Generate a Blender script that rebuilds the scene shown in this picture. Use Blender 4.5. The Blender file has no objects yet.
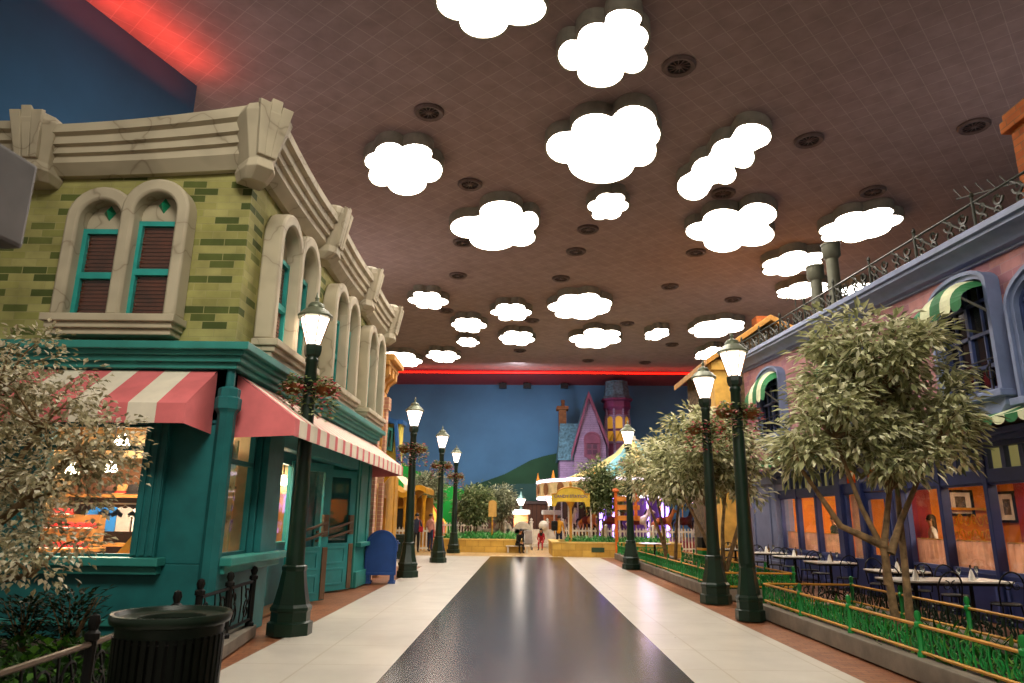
import bpy, bmesh, math, random
from mathutils import Vector, Matrix
PI = math.pi
R = math.radians
DEBUG = False
SC = bpy.context.scene
COL = SC.collection

# ------------------------------------------------------------------ camera
F = 700.0; PITCH = R(14.15); YAW = R(0.45); ROLL = R(0.7); EYE = 1.6
camd = bpy.data.cameras.new('camera'); cam = bpy.data.objects.new('camera', camd); COL.objects.link(cam)
camd.sensor_width = 36; camd.lens = F / 1024 * 36; camd.clip_end = 300; camd.clip_start = 0.05
cam.matrix_world = Matrix.Translation((0, 0, EYE)) @ Matrix.Rotation(YAW, 4, 'Z') @ Matrix.Rotation(PI/2 + PITCH, 4, 'X') @ Matrix.Rotation(ROLL, 4, 'Z')
camd.dof.use_dof = True; camd.dof.focus_distance = 10.5; camd.dof.aperture_fstop = 1.9
SC.camera = cam
_cm = cam.matrix_world.to_3x3()

def at(px, py, X=None, Y=None, Z=None):
    """survey helper: the world point that was measured at a photo pixel, on a known plane"""
    d = _cm @ Vector(((px - 512) / F, (341.5 - py) / F, -1))
    t = X / d.x if X is not None else Y / d.y if Y is not None else (Z - EYE) / d.z
    return Vector((0, 0, EYE)) + d * t

# ------------------------------------------------------------------ materials
def lin(h):
    h = h.lstrip('#'); o = []
    for i in (0, 2, 4):
        c = int(h[i:i+2], 16) / 255
        o.append(c / 12.92 if c <= .04045 else ((c + .055) / 1.055) ** 2.4)
    return (*o, 1)

MATS = {}
def base_mat(name):
    m = bpy.data.materials.new(name); m.use_nodes = True
    nt = m.node_tree; b = nt.nodes['Principled BSDF']
    return m, nt, b

def ramp(nt, fac, stops):
    r = nt.nodes.new('ShaderNodeValToRGB')
    while len(r.color_ramp.elements) < len(stops): r.color_ramp.elements.new(0.5)
    for e, (p, c) in zip(r.color_ramp.elements, stops):
        e.position = p; e.color = lin(c) if isinstance(c, str) else c
    nt.links.new(fac, r.inputs[0]); return r.outputs[0]

def noise(nt, scale, detail=4, vec=None, rough=.55):
    n = nt.nodes.new('ShaderNodeTexNoise'); n.inputs['Scale'].default_value = scale
    n.inputs['Detail'].default_value = detail; n.inputs['Roughness'].default_value = rough
    if vec is None:
        t = nt.nodes.new('ShaderNodeTexCoord'); vec = t.outputs['Object']
    nt.links.new(vec, n.inputs['Vector']); return n.outputs['Fac']

def dark(h, k):
    h = h.lstrip('#'); return ''.join('%02x' % max(0, min(255, int(int(h[i:i+2], 16) * k))) for i in (0, 2, 4))

def M(name, hexc, rough=.6, metal=0, var=.12, scale=3.0, bump=0, spec=.4):
    if name in MATS: return MATS[name]
    m, nt, b = base_mat(name)
    f = noise(nt, scale)
    c = ramp(nt, f, [(.3, dark(hexc, 1 - var)), (.7, dark(hexc, 1 + var * .6))])
    nt.links.new(c, b.inputs['Base Color'])
    b.inputs['Roughness'].default_value = rough; b.inputs['Metallic'].default_value = metal
    b.inputs['Specular IOR Level'].default_value = spec
    if bump:
        bn = nt.nodes.new('ShaderNodeBump'); bn.inputs['Strength'].default_value = bump; bn.inputs['Distance'].default_value = .02
        nt.links.new(noise(nt, scale * 6), bn.inputs['Height']); nt.links.new(bn.outputs[0], b.inputs['Normal'])
    MATS[name] = m; return m

def E(name, hexc, strength, base=None):
    if name in MATS: return MATS[name]
    m, nt, b = base_mat(name)
    b.inputs['Base Color'].default_value = lin(base or hexc)
    b.inputs['Emission Color'].default_value = lin(hexc); b.inputs['Emission Strength'].default_value = strength
    MATS[name] = m; return m

def glass_mat(name, refl=.10, tint='ffffff'):
    if name in MATS: return MATS[name]
    m, nt, b = base_mat(name); out = nt.nodes['Material Output']; nt.nodes.remove(b)
    t = nt.nodes.new('ShaderNodeBsdfTransparent'); t.inputs[0].default_value = lin(tint)
    g = nt.nodes.new('ShaderNodeBsdfGlossy'); g.inputs['Roughness'].default_value = .03
    x = nt.nodes.new('ShaderNodeMixShader')
    lw = nt.nodes.new('ShaderNodeLayerWeight'); lw.inputs[0].default_value = .25
    mm = nt.nodes.new('ShaderNodeMath'); mm.operation = 'MULTIPLY_ADD'; mm.inputs[1].default_value = .12; mm.inputs[2].default_value = refl * .4
    nt.links.new(lw.outputs['Fresnel'], mm.inputs[0]); nt.links.new(mm.outputs[0], x.inputs[0])
    nt.links.new(t.outputs[0], x.inputs[1]); nt.links.new(g.outputs[0], x.inputs[2]); nt.links.new(x.outputs[0], out.inputs[0])
    MATS[name] = m; return m

def translucent(nt, b, k):
    t = nt.nodes.new('ShaderNodeBsdfTranslucent'); x = nt.nodes.new('ShaderNodeMixShader'); x.inputs[0].default_value = k
    nt.links.new(b.inputs['Base Color'].links[0].from_socket, t.inputs['Color'])
    nt.links.new(b.outputs[0], x.inputs[1]); nt.links.new(t.outputs[0], x.inputs[2]); nt.links.new(x.outputs[0], nt.nodes['Material Output'].inputs[0])

def leaf_mat(name, stops, rough=.6):
    if name in MATS: return MATS[name]
    m, nt, b = base_mat(name)
    g = nt.nodes.new('ShaderNodeNewGeometry')
    nt.links.new(ramp(nt, g.outputs['Random Per Island'], stops), b.inputs['Base Color'])
    b.inputs['Roughness'].default_value = rough; b.inputs['Specular IOR Level'].default_value = .25
    translucent(nt, b, .38)
    MATS[name] = m; return m

def wall_uv(nt):
    """x+y along, z up: runs round the corners of an axis-aligned building"""
    t = nt.nodes.new('ShaderNodeTexCoord'); s = nt.nodes.new('ShaderNodeSeparateXYZ'); nt.links.new(t.outputs['Object'], s.inputs[0])
    a = nt.nodes.new('ShaderNodeMath'); a.operation = 'ADD'; nt.links.new(s.outputs[0], a.inputs[0]); nt.links.new(s.outputs[1], a.inputs[1])
    c = nt.nodes.new('ShaderNodeCombineXYZ'); nt.links.new(a.outputs[0], c.inputs[0]); nt.links.new(s.outputs[2], c.inputs[1])
    return c.outputs[0]

def brick_mat(name, c1, c2, mortar, w, h, bias=0, msize=.012, rough=.85, vec=None, grime=.3, offset=.5, bump=.35, rot=None, spec=.3, stops=None):
    if name in MATS: return MATS[name]
    m, nt, b = base_mat(name)
    if vec == 'floor':
        t = nt.nodes.new('ShaderNodeTexCoord'); v = t.outputs['Object']
    else: v = wall_uv(nt)
    if rot:
        mp = nt.nodes.new('ShaderNodeMapping'); mp.inputs['Rotation'].default_value = (0, 0, rot); nt.links.new(v, mp.inputs[0]); v = mp.outputs[0]
    t = nt.nodes.new('ShaderNodeTexBrick'); nt.links.new(v, t.inputs['Vector'])
    t.offset = offset
    t.inputs['Color1'].default_value = lin(c1); t.inputs['Color2'].default_value = lin(c2); t.inputs['Mortar'].default_value = lin(mortar)
    t.inputs['Scale'].default_value = 1; t.inputs['Mortar Size'].default_value = msize; t.inputs['Bias'].default_value = bias
    t.inputs['Brick Width'].default_value = w; t.inputs['Row Height'].default_value = h; t.inputs['Mortar Smooth'].default_value = .2
    mx = nt.nodes.new('ShaderNodeMix'); mx.data_type = 'RGBA'; mx.blend_type = 'MULTIPLY'; mx.inputs[0].default_value = grime
    bc = t.outputs['Color']
    if stops:
        t.inputs['Color1'].default_value = (0, 0, 0, 1); t.inputs['Color2'].default_value = (1, 1, 1, 1); t.inputs['Mortar'].default_value = (.5, .5, .5, 1)
        m2 = nt.nodes.new('ShaderNodeMix'); m2.data_type = 'RGBA'; nt.links.new(t.outputs['Fac'], m2.inputs[0])
        nt.links.new(ramp(nt, t.outputs['Color'], stops), m2.inputs['A']); m2.inputs['B'].default_value = lin(mortar); bc = m2.outputs['Result']
    nt.links.new(bc, mx.inputs['A'])
    nt.links.new(ramp(nt, noise(nt, 2.2, 6), [(.3, '777777'), (.65, 'ffffff')]), mx.inputs['B'])
    nt.links.new(mx.outputs['Result'], b.inputs['Base Color'])
    b.inputs['Roughness'].default_value = rough; b.inputs['Specular IOR Level'].default_value = spec
    if bump:
        bn = nt.nodes.new('ShaderNodeBump'); bn.inputs['Strength'].default_value = bump; bn.inputs['Distance'].default_value = .02; bn.invert = True
        nt.links.new(t.outputs['Fac'], bn.inputs['Height']); nt.links.new(bn.outputs[0], b.inputs['Normal'])
    MATS[name] = m; return m

def stone_mat(name, hexc, vein, rough=.7):
    if name in MATS: return MATS[name]
    m, nt, b = base_mat(name)
    n = noise(nt, .9, 3, rough=.5)
    a = nt.nodes.new('ShaderNodeMath'); a.operation = 'SUBTRACT'; a.inputs[1].default_value = .5; nt.links.new(n, a.inputs[0])
    ab = nt.nodes.new('ShaderNodeMath'); ab.operation = 'ABSOLUTE'; nt.links.new(a.outputs[0], ab.inputs[0])
    c = ramp(nt, ab.outputs[0], [(0, vein), (.006, dark(hexc, .92)), (.10, hexc)])
    nt.links.new(c, b.inputs['Base Color']); b.inputs['Roughness'].default_value = rough; b.inputs['Specular IOR Level'].default_value = .3
    bn = nt.nodes.new('ShaderNodeBump'); bn.inputs['Strength'].default_value = .12; nt.links.new(noise(nt, 14), bn.inputs['Height']); nt.links.new(bn.outputs[0], b.inputs['Normal'])
    MATS[name] = m; return m

def polished(name, hexc, r0, r1, var=.15, tile=None, line=None):
    m, nt, b = base_mat(name)
    f = noise(nt, .9, 6)
    c = ramp(nt, f, [(.3, dark(hexc, 1 - var)), (.7, dark(hexc, 1 + var * .5))])
    if tile:
        t = nt.nodes.new('ShaderNodeTexCoord'); bt = nt.nodes.new('ShaderNodeTexBrick'); bt.offset = 0
        nt.links.new(t.outputs['Object'], bt.inputs['Vector']); nt.links.new(c, bt.inputs['Color1']); nt.links.new(c, bt.inputs['Color2'])
        bt.inputs['Mortar'].default_value = lin(line); bt.inputs['Scale'].default_value = 1; bt.inputs['Brick Width'].default_value = tile[0]; bt.inputs['Row Height'].default_value = tile[1]
        bt.inputs['Mortar Size'].default_value = .012; c = bt.outputs['Color']
    nt.links.new(c, b.inputs['Base Color'])
    mr = nt.nodes.new('ShaderNodeMapRange'); mr.inputs['From Min'].default_value = .3; mr.inputs['From Max'].default_value = .7
    mr.inputs['To Min'].default_value = r0; mr.inputs['To Max'].default_value = r1
    nt.links.new(noise(nt, 2.5, 8, rough=.7), mr.inputs[0]); nt.links.new(mr.outputs[0], b.inputs['Roughness'])
    b.inputs['Specular IOR Level'].default_value = .5
    return m

# ------------------------------------------------------------------ mesh helper
class MB:
    def __init__(s): s.v = []; s.f = []; s.m = []
    def add(s, vs, fs, mi=0, T=None):
        o = len(s.v)
        s.v += [Vector(T(*p)) if T else Vector(p) for p in vs]
        s.f += [tuple(i + o for i in f) for f in fs]; s.m += [mi] * len(fs); return s
    def box(s, x0, x1, y0, y1, z0, z1, mi=0, T=None):
        vs = [(x, y, z) for z in (z0, z1) for y in (y0, y1) for x in (x0, x1)]
        return s.add(vs, [(0, 2, 3, 1), (4, 5, 7, 6), (0, 1, 5, 4), (1, 3, 7, 5), (3, 2, 6, 7), (2, 0, 4, 6)], mi, T)
    def bevbox(s, x0, x1, y0, y1, z0, z1, b, mi=0, T=None):
        """box with chamfered edges"""
        bm = bmesh.new(); bmesh.ops.create_cube(bm, size=1)
        for v in bm.verts: v.co = Vector(((x0+x1)/2 + v.co.x*(x1-x0), (y0+y1)/2 + v.co.y*(y1-y0), (z0+z1)/2 + v.co.z*(z1-z0)))
        bmesh.ops.bevel(bm, geom=bm.edges[:], offset=b, segments=2, profile=.6, affect='EDGES')
        bm.verts.index_update()
        s.add([v.co[:] for v in bm.verts], [[v.index for v in f.verts] for f in bm.faces], mi, T); bm.free(); return s
    def prism(s, poly, d0, d1, mi=0, T=None, caps=True):
        """poly in (u, v); extruded over w: T(u, v, w)"""
        n = len(poly); vs = [(u, v, d0) for u, v in poly] + [(u, v, d1) for u, v in poly]
        fs = [(i, (i+1) % n, n + (i+1) % n, n + i) for i in range(n)]
        if caps: fs += [tuple(range(n))[::-1], tuple(range(n, 2*n))]
        return s.add(vs, fs, mi, T)
    def ring(s, outer, inner, d0, d1, mi=0, T=None, closed=True):
        """frame between two outlines with the same point count, thickness d0..d1"""
        n = len(outer)
        vs = [(u, v, d) for d in (d0, d1) for pl in (outer, inner) for u, v in pl]
        fs = []
        for i in range(n if closed else n - 1):
            j = (i + 1) % n
            fs += [(i, j, n+j, n+i), (2*n+i, 3*n+i, 3*n+j, 2*n+j), (i, 2*n+i, 2*n+j, j), (n+i, n+j, 3*n+j, 3*n+i)]
        if not closed: fs += [(0, n, 3*n, 2*n), (n-1, 2*n + n-1, 3*n + n-1, n + n-1)]
        return s.add(vs, fs, mi, T)
    def tube(s, pts, r, n=6, mi=0, T=None, cap=True):
        pts = [Vector(T(*p)) if T else Vector(p) for p in pts]; k = len(pts)
        rs = list(r) if isinstance(r, (list, tuple)) else [r] * k
        vs = []; prev = None
        for i, p in enumerate(pts):
            d = (pts[min(i+1, k-1)] - pts[max(i-1, 0)])
            d = d.normalized() if d.length > 1e-9 else Vector((0, 0, 1))
            if prev is None:
                a = d.orthogonal().normalized()
            else:
                a = prev - d * prev.dot(d); a = a.normalized() if a.length > 1e-6 else d.orthogonal().normalized()
            prev = a; b = d.cross(a)
            vs += [p + (a * math.cos(2*PI*j/n) + b * math.sin(2*PI*j/n)) * rs[i] for j in range(n)]
        fs = [(i*n + j, i*n + (j+1) % n, (i+1)*n + (j+1) % n, (i+1)*n + j) for i in range(k-1) for j in range(n)]
        if cap: fs += [tuple(range(n))[::-1], tuple(range((k-1)*n, k*n))]
        return s.add([v[:] for v in vs], fs, mi)
    def lathe(s, prof, c=(0, 0, 0), n=16, mi=0, T=None, rot=0, cap=True, sx=1, sy=1):
        k = len(prof)
        vs = [(c[0] + r*sx*math.cos(rot + 2*PI*j/n), c[1] + r*sy*math.sin(rot + 2*PI*j/n), c[2] + z) for r, z in prof for j in range(n)]
        fs = [(i*n + j, i*n + (j+1) % n, (i+1)*n + (j+1) % n, (i+1)*n + j) for i in range(k-1) for j in range(n)]
        if cap: fs += [tuple(range(n))[::-1], tuple(range((k-1)*n, k*n))]
        return s.add(vs, fs, mi, T)
    def ball(s, c, r, n=10, m=6, mi=0, sz=1, T=None):
        return s.lathe([(max(r*math.sin(PI*i/m), .0005), -r*sz*math.cos(PI*i/m)) for i in range(m+1)], c, n, mi, T)
    def leaf(s, p, d, up, L, W, mi=0, fold=.25):
        """one leaf: two folded quads"""
        d = d.normalized(); sd = d.cross(up)
        sd = sd.normalized() if sd.length > 1e-5 else d.orthogonal().normalized()
        n = sd.cross(d)
        q = [p, p + d*L*.45 + sd*W*.5 + n*W*fold, p + d*L, p + d*L*.45 - sd*W*.5 + n*W*fold]
        return s.add([x[:] for x in q], [(0, 1, 2), (0, 2, 3)], mi)
    def build(s, name, mats, parent=None, off=None, smooth=None, bevel=None, recalc=True):
        me = bpy.data.meshes.new(name)
        off = Vector(off) if off is not None else Vector((0, 0, 0))
        me.from_pydata([v - off for v in s.v], [], s.f)
        mats = mats if isinstance(mats, (list, tuple)) else [mats]
        for m in mats: me.materials.append(m)
        if len(mats) > 1: me.polygons.foreach_set('material_index', s.m)
        if recalc:
            bm = bmesh.new(); bm.from_mesh(me); bmesh.ops.recalc_face_normals(bm, faces=bm.faces); bm.to_mesh(me); bm.free()
        if smooth:
            me.polygons.foreach_set('use_smooth', [True] * len(me.polygons)); me.set_sharp_from_angle(angle=R(smooth))
        me.update()
        o = bpy.data.objects.new(name, me); COL.objects.link(o)
        if parent: o.parent = parent
        if bevel:
            b = o.modifiers.new('bevel', 'BEVEL'); b.width = bevel; b.segments = 2; b.limit_method = 'ANGLE'
        return o

def tag(o, label=None, cat=None, group=None, kind=None):
    if DEBUG and label and len(label.split()) > 16: print('LONG', len(label.split()), label)
    for k, v in (('label', label), ('category', cat), ('group', group), ('kind', kind)):
        if v: o[k] = v
    return o
def thing(name, label, cat, loc=(0, 0, 0), rz=0, group=None):
    o = bpy.data.objects.new(name, None); COL.objects.link(o); o.location = loc; o.rotation_euler = (0, 0, rz); o.empty_display_size = .1
    return tag(o, label, cat, group)
def S(name, mb, mats, **k): return tag(mb.build(name, mats, **k), kind='structure')
def lab(o, l): o['label'] = l; return o
def kids(o): return [c for c in COL.objects if c.parent == o]
def dup(root, loc=None, rz=None, label=None, sc=None, parent=None, tree=None):
    tree = tree or PARENTS(root)
    def rec(o, par):
        c = o.copy(); COL.objects.link(c); c.parent = par
        for ch in tree.get(o.name, []): rec(ch, c)
        return c
    c = rec(root, parent)
    if loc is not None: c.location = loc
    if rz is not None: c.rotation_euler = (0, 0, rz)
    if sc is not None: c.scale = (sc, sc, sc) if not isinstance(sc, (tuple, list)) else sc
    if label: c['label'] = label
    return c
def PARENTS(root):
    t = {}
    for o in COL.objects:
        if o.parent: t.setdefault(o.parent.name, []).append(o)
    return t

def arch(x0, x1, z0, zs, n=14, rise=None):
    """outline: bottom left, up, over the arch, down to bottom right"""
    r = (x1 - x0) / 2; cx = (x0 + x1) / 2; rise = r if rise is None else rise
    return [(x0, z0)] + [(cx - r*math.cos(PI*i/n), zs + rise*math.sin(PI*i/n)) for i in range(n+1)] + [(x1, z0)]
def rect(u0, u1, v0, v1): return [(u0, v0), (u1, v0), (u1, v1), (u0, v1)]
def grow(r, d): return (r[0]-d, r[1]+d, r[2]-d, r[3]+d)
def scroll(cx, cy, r, a0, turns, n=14, sgn=1, r1=.15):
    return [(cx + math.cos(a0 + sgn*2*PI*turns*i/n) * r * (1 - (1-r1)*i/n), cy + math.sin(a0 + sgn*2*PI*turns*i/n) * r * (1 - (1-r1)*i/n)) for i in range(n+1)]
def SIDE_L(x): return lambda u, v, w: (x + w, u, v)      # a facade on the left of the street: u along the street, v up, w outwards
def SIDE_R(x): return lambda u, v, w: (x - w, u, v)
def FRONT(y): return lambda u, v, w: (u, y - w, v)       # a facade that faces the camera
# ------------------------------------------------------------------ palette
teal = M('teal paint', '20696a', .5, var=.1); teal_d = M('deep teal paint', '1a5a5f', .5, var=.12); teal_l = M('light teal paint', '35877f', .45, var=.08)
blue_teal = M('door teal paint', '2a8588', .45, var=.08)
stone = stone_mat('cast stone', 'bab098', '8f8570')
pink = M('coral canvas', 'dc7678', .8, var=.06); cream_c = M('cream canvas', 'e6dcc8', .8, var=.05)
black_iron = M('black iron', '100f0d', .5, var=.2, spec=.2); lamp_green = M('dark green lamp paint', '12281c', .35, var=.2)
bronze = M('bronze metal', '6f6152', .4, .6); steel = M('brushed steel', 'b9b6b0', .3, .9)
green_paint = M('bright green paint', '0f7d35', .45); gold_paint = M('ochre yellow paint', 'c08a2e', .5)
GLASS = glass_mat('window glass', .10)
bark = M('bark', '7d6547', .85, var=.3, scale=9, bump=.4)

# ------------------------------------------------------------------ floor
floor_brick = brick_mat('paving brick', '9c6a4a', '875639', '6d4a38', .22, .11, msize=.008, vec='floor', rough=.45, bump=.15)
S('floor', MB().box(-16, 22, -8, 60, -.3, -.02), floor_brick)
road_m = polished('black terrazzo', '231f1b', .20, .235, .25, (1.2, 3.1), '2b2a28')
white_m = polished('white terrazzo', 'c3bdb1', .27, .36, .06, (1.15, 1.2), 'b0a796')
S('floor_road', MB().prism([(-1.56, -8), (1.70, -8), (2.04, 31.3), (-1.06, 31.3)], -.04, 0), road_m)
S('floor_path_left', MB().prism([(-3.1, -8), (-1.56, -8), (-1.06, 31.3), (-3.1, 31.3)][::-1], -.04, 0), white_m)
S('floor_path_right', MB().prism([(1.70, -8), (3.62, -8), (3.62, 31.3), (2.04, 31.3)][::-1], -.04, 0), white_m)
S('floor_path_end', MB().box(-16, -3.1, 24.5, 33.5, -.04, -.002), white_m)
S('floor_plaza', MB().box(-16, 22, 31.3, 56, -.03, 0), polished('tan terrazzo', 'b99a66', .25, .4, .1, (.9, .9), '8f7a55'))
inl = MB()
for i in range(9): inl.lathe([(.001, 0), (.11, 0), (.11, .006), (.001, .006)], (-.95 + i*.36, 31.75, .002), 14)
S('floor_inlay', inl, M('white inlay stone', 'f0e8d6', .3))

# ------------------------------------------------------------------ shell
CZ = 12.0
S('ceiling', MB().prism([(-9.0, -8), (22, -8), (22, 49.6), (-30, 49.6), (-30, 15.4), (-8.09, 15.4), (-9.12, 12.4)][::-1], CZ, CZ + .2),
  brick_mat('ceiling panels', '8f7b79', '937f7d', 'a2908c', .46, .46, offset=0, msize=.010, vec='floor', rot=R(42), rough=.75, bump=.0, grime=.25))
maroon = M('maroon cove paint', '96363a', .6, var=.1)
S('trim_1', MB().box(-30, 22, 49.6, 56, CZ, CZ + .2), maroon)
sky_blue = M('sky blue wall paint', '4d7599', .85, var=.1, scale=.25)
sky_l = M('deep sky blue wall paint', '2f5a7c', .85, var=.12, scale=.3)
S('wall_far', MB().prism([(-30, 57.5), (-12, 55.9), (4, 55.4), (22, 55.0), (22, 55.4), (-30, 58)], 0, CZ), sky_blue)
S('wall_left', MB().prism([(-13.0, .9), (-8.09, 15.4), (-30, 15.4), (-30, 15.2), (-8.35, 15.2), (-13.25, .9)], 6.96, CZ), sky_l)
S('wall_right', MB().box(21.8, 22, -8, 56, 0, CZ), sky_blue)
# red LED lines of the cove
led = E('red LED line', 'ff1408', 4.5)
S('trim_3', MB().tube([(-30, 51.9, CZ - .06), (-10, 50.6, CZ - .06), (4, 50.2, CZ - .06), (21, 50.0, CZ - .05)], .045, 6), led)

# green painted hills in front of the far wall
def hill(name, pts, y0, y1, m):
    S(name, MB().prism(pts, y0, y1, T=lambda u, v, w: (u, w, v)), m)
def hillpts(Y, px):
    p = [at(x, y, Y=Y) for x, y in px]
    return [(p[0].x, -.02)] + [(q.x, q.z) for q in p] + [(p[-1].x, -.02)]
hill('hill_1', hillpts(54.2, [(440, 505), (465, 490), (480, 483), (505, 474), (531, 460), (544, 456), (558, 453), (575, 455), (640, 470)]), 54.2, 54.9, M('dark hill green', '26452f', .9, scale=.5))
hill('hill_2', hillpts(53, [(330, 450), (370, 447), (400, 461), (415, 470), (430, 477), (446, 484), (463, 490), (490, 503)]), 53, 53.6, M('bright hill green', '1f9a3a', .9, scale=.5))
hill('hill_3', hillpts(50.4, [(468, 487), (510, 484), (562, 483)]), 50.4, 51.0, M('teal dusk green', '1c3733', .9, scale=.5))

# ------------------------------------------------------------------ clouds
cloud_glow = E('cloud diffuser', 'fff4e8', 11.0); cloud_rim = M('cloud rim grey', '8a8478', .6)
def cloud(px, py, w, h, lobes, seed, label, rot=0, aspect=None):
    zf = CZ - .32
    c = at(px, py, Z=zf); l = at(px - w/2, py, Z=zf); r_ = at(px + w/2, py, Z=zf); t_ = at(px, py - h/2, Z=zf); b_ = at(px, py + h/2, Z=zf)
    hx = (r_.x - l.x) / 2; hy = (b_.y - t_.y) / 2; cy = (b_.y + t_.y) / 2
    rr = random.Random(seed)
    if aspect: hx, hy = aspect
    cs = []
    for i in range(lobes):
        a = 2*PI*(i + rr.uniform(-.16, .16))/lobes + seed*.7
        q = rr.uniform(.34, .46)
        cs.append(((1 - q)*math.cos(a), (1 - q)*math.sin(a), q))
    cs.append((0, 0, .55))
    def outline(k):
        o = []
        for i in range(88):
            a = 2*PI*i/88; ux, uy = math.cos(a), math.sin(a); best = 0
            for x, y, q in cs:
                p = ux*x + uy*y; d = q*q - (x*x + y*y - p*p)
                if d >= 0: best = max(best, p + math.sqrt(d))
            x, y = ux*best*hx, uy*best*hy
            f = 1 - k/max(.2, math.hypot(x, y))
            x, y = x*f, y*f
            o.append((x*math.cos(rot) - y*math.sin(rot), x*math.sin(rot) + y*math.cos(rot)))
        return o
    t = thing('cloud_light', label, 'ceiling light', (c.x, cy, zf), group='cloud lights')
    mb = MB(); mb.ring(outline(0), outline(.06), -.02, CZ - zf - .001); mb.prism(outline(.05), .05, .07)
    mb.build('rim', cloud_rim, t)
    MB().prism(outline(.062), .0, .03).build('diffuser', cloud_glow, t)
CLOUDS = [
 (490, -5, 108, 84, 6, 3, 'large white cloud light cut off by the top edge of the photo'),
 (604, 46, 92, 84, 7, 5, 'white cloud light just right of the one cut by the top edge'),
 (603, 140, 116, 86, 7, 8, 'largest wide cloud light in the middle of the ceiling'),
 (403, 168, 78, 56, 6, 11, 'cloud light nearest to the stone cornice of the green brick building'),
 (724, 161, 100, 80, 7, 2, 'long slanting cloud light stretched diagonally across the ceiling'),
 (495, 225, 90, 52, 6, 21, 'white cloud light directly below and left of the largest cloud'),
 (608, 206, 44, 30, 6, 24, 'small cloud light just under the largest cloud'),
 (731, 228, 94, 50, 7, 27, 'wide cloud light below the long slanting one'),
 (861, 225, 78, 38, 7, 30, 'cloud light right behind the top of the taller roof chimney pipe'),
 (793, 263, 62, 28, 6, 33, 'cloud light left of the tops of the two roof pipes'),
 (803, 290, 52, 19, 6, 36, 'flat cloud light partly behind the shorter roof pipe'),
 (856, 289, 34, 15, 6, 39, 'cloud light seen through the iron roof railing'),
 (428, 300, 42, 19, 6, 42, 'small cloud light over the far end of the green brick building'),
 (511, 312, 43, 19, 6, 45, 'small cloud light left of the long far cloud in the middle'),
 (580, 306, 66, 28, 7, 48, 'widest of the far cloud lights in the middle of the street'),
 (469, 325, 37, 16, 6, 51, 'small cloud light between two others above the second left lamp post'),
 (517, 338, 38, 16, 6, 54, 'small flat cloud light just under another small one above the road'),
 (596, 338, 55, 21, 6, 57, 'flat wide cloud light above the chimney of the purple mansion'),
 (468, 342, 24, 10, 6, 60, 'smallest cloud light in the far left cluster'),
 (443, 356, 35, 13, 6, 63, 'small flat cloud light over the second lamp post on the left'),
 (402, 359, 40, 16, 6, 66, 'flat cloud light touching the roof of the yellow building'),
 (657, 334, 26, 13, 6, 69, 'tiny cloud light alone between the purple tower and the right lamp posts'),
 (717, 328, 56, 20, 7, 72, 'cloud light right above the two right lamp posts'),
 (709, 353, 26, 14, 6, 75, 'small cloud light between the heads of the two right lamp posts'),
]
# lobes of the large clouds as surveyed: (x, y, half width, half height) of each round lobe
LOBES = {
 0: [(484, 21.5, 24, 16), (520, 8, 26, 17), (462, 2, 25, 18), (490, -12, 38, 24), (488, 6, 30, 20)],
 1: [(623.5, 19, 18, 10.5), (637, 37, 11, 12), (632, 58, 15, 15), (600.5, 71, 23, 16), (573, 54.5, 14.5, 15.5), (598, 38, 20, 16), (607, 48, 26, 22)],
 2: [(634, 122, 22, 17), (648, 134, 12, 12), (640, 150, 16, 16), (601.5, 163, 33, 20), (566, 147, 19.5, 16), (596, 129, 24, 16), (604, 142, 36, 26)],
 3: [(390, 153, 15, 11), (415, 153.5, 17, 10), (429, 170, 13, 12), (407, 183.5, 19, 11.5), (382, 175, 13, 11), (376, 161, 11, 9), (403, 167, 24, 17)],
 4: [(751.5, 136, 19.5, 13), (729.5, 152, 18, 14), (710, 170, 18, 14), (693.5, 186, 16, 14), (743, 157, 11, 11), (725, 174, 11, 10), (722, 160, 14, 13)],
 5: [(501, 211.5, 21, 11), (471, 227, 20.5, 11), (493, 239, 23, 11), (521, 237, 14, 9), (529, 221, 9.5, 10), (498, 226, 30, 14)],
 7: [(758, 214, 18.5, 11.5), (724, 220, 21, 11.5), (703, 231, 17, 9.5), (723, 242, 19, 10), (752, 234, 22, 12), (730, 228, 28, 14)],
}
def surveyed_cloud(lobes, label):
    zf = CZ - .32; px = sum(l[0] for l in lobes[:-1])/(len(lobes) - 1); px, py = lobes[-1][0], lobes[-1][1]
    pts = []
    for i in range(110):
        a = 2*PI*i/110; ux, uy = math.cos(a), math.sin(a); best = 0
        for x, y, rx, ry in lobes:
            qx, qy, vx, vy = (px - x)/rx, (py - y)/ry, ux/rx, uy/ry
            A, B, C = vx*vx + vy*vy, qx*vx + qy*vy, qx*qx + qy*qy - 1
            d = B*B - A*C
            if d >= 0: best = max(best, (-B + math.sqrt(d))/A)
        pts.append(at(px + ux*best, py + uy*best, Z=zf))
    c = at(px, py, Z=zf)
    def outline(k): return [((p - c)*(1 - k/max(.2, (p - c).length)))[:2] for p in pts]
    t = thing('cloud_light', label, 'ceiling light', c, group='cloud lights')
    mb = MB(); mb.ring(outline(-.06), outline(.0), -.02, CZ - zf - .001); mb.prism(outline(-.01), .05, .07)
    mb.build('rim', cloud_rim, t)
    MB().prism(outline(.002), .0, .03).build('diffuser', cloud_glow, t)
for i, a in enumerate(CLOUDS):
    if i in LOBES: surveyed_cloud(LOBES[i], a[6]); continue
    if i == 4:
        e0, e1 = at(683, 192, Z=CZ - .32), at(764, 128, Z=CZ - .32); cloud(*a, rot=math.atan2(e1.y - e0.y, e1.x - e0.x), aspect=((e1 - e0).length/2 + .35, .95))
    else: cloud(*a)

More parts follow.
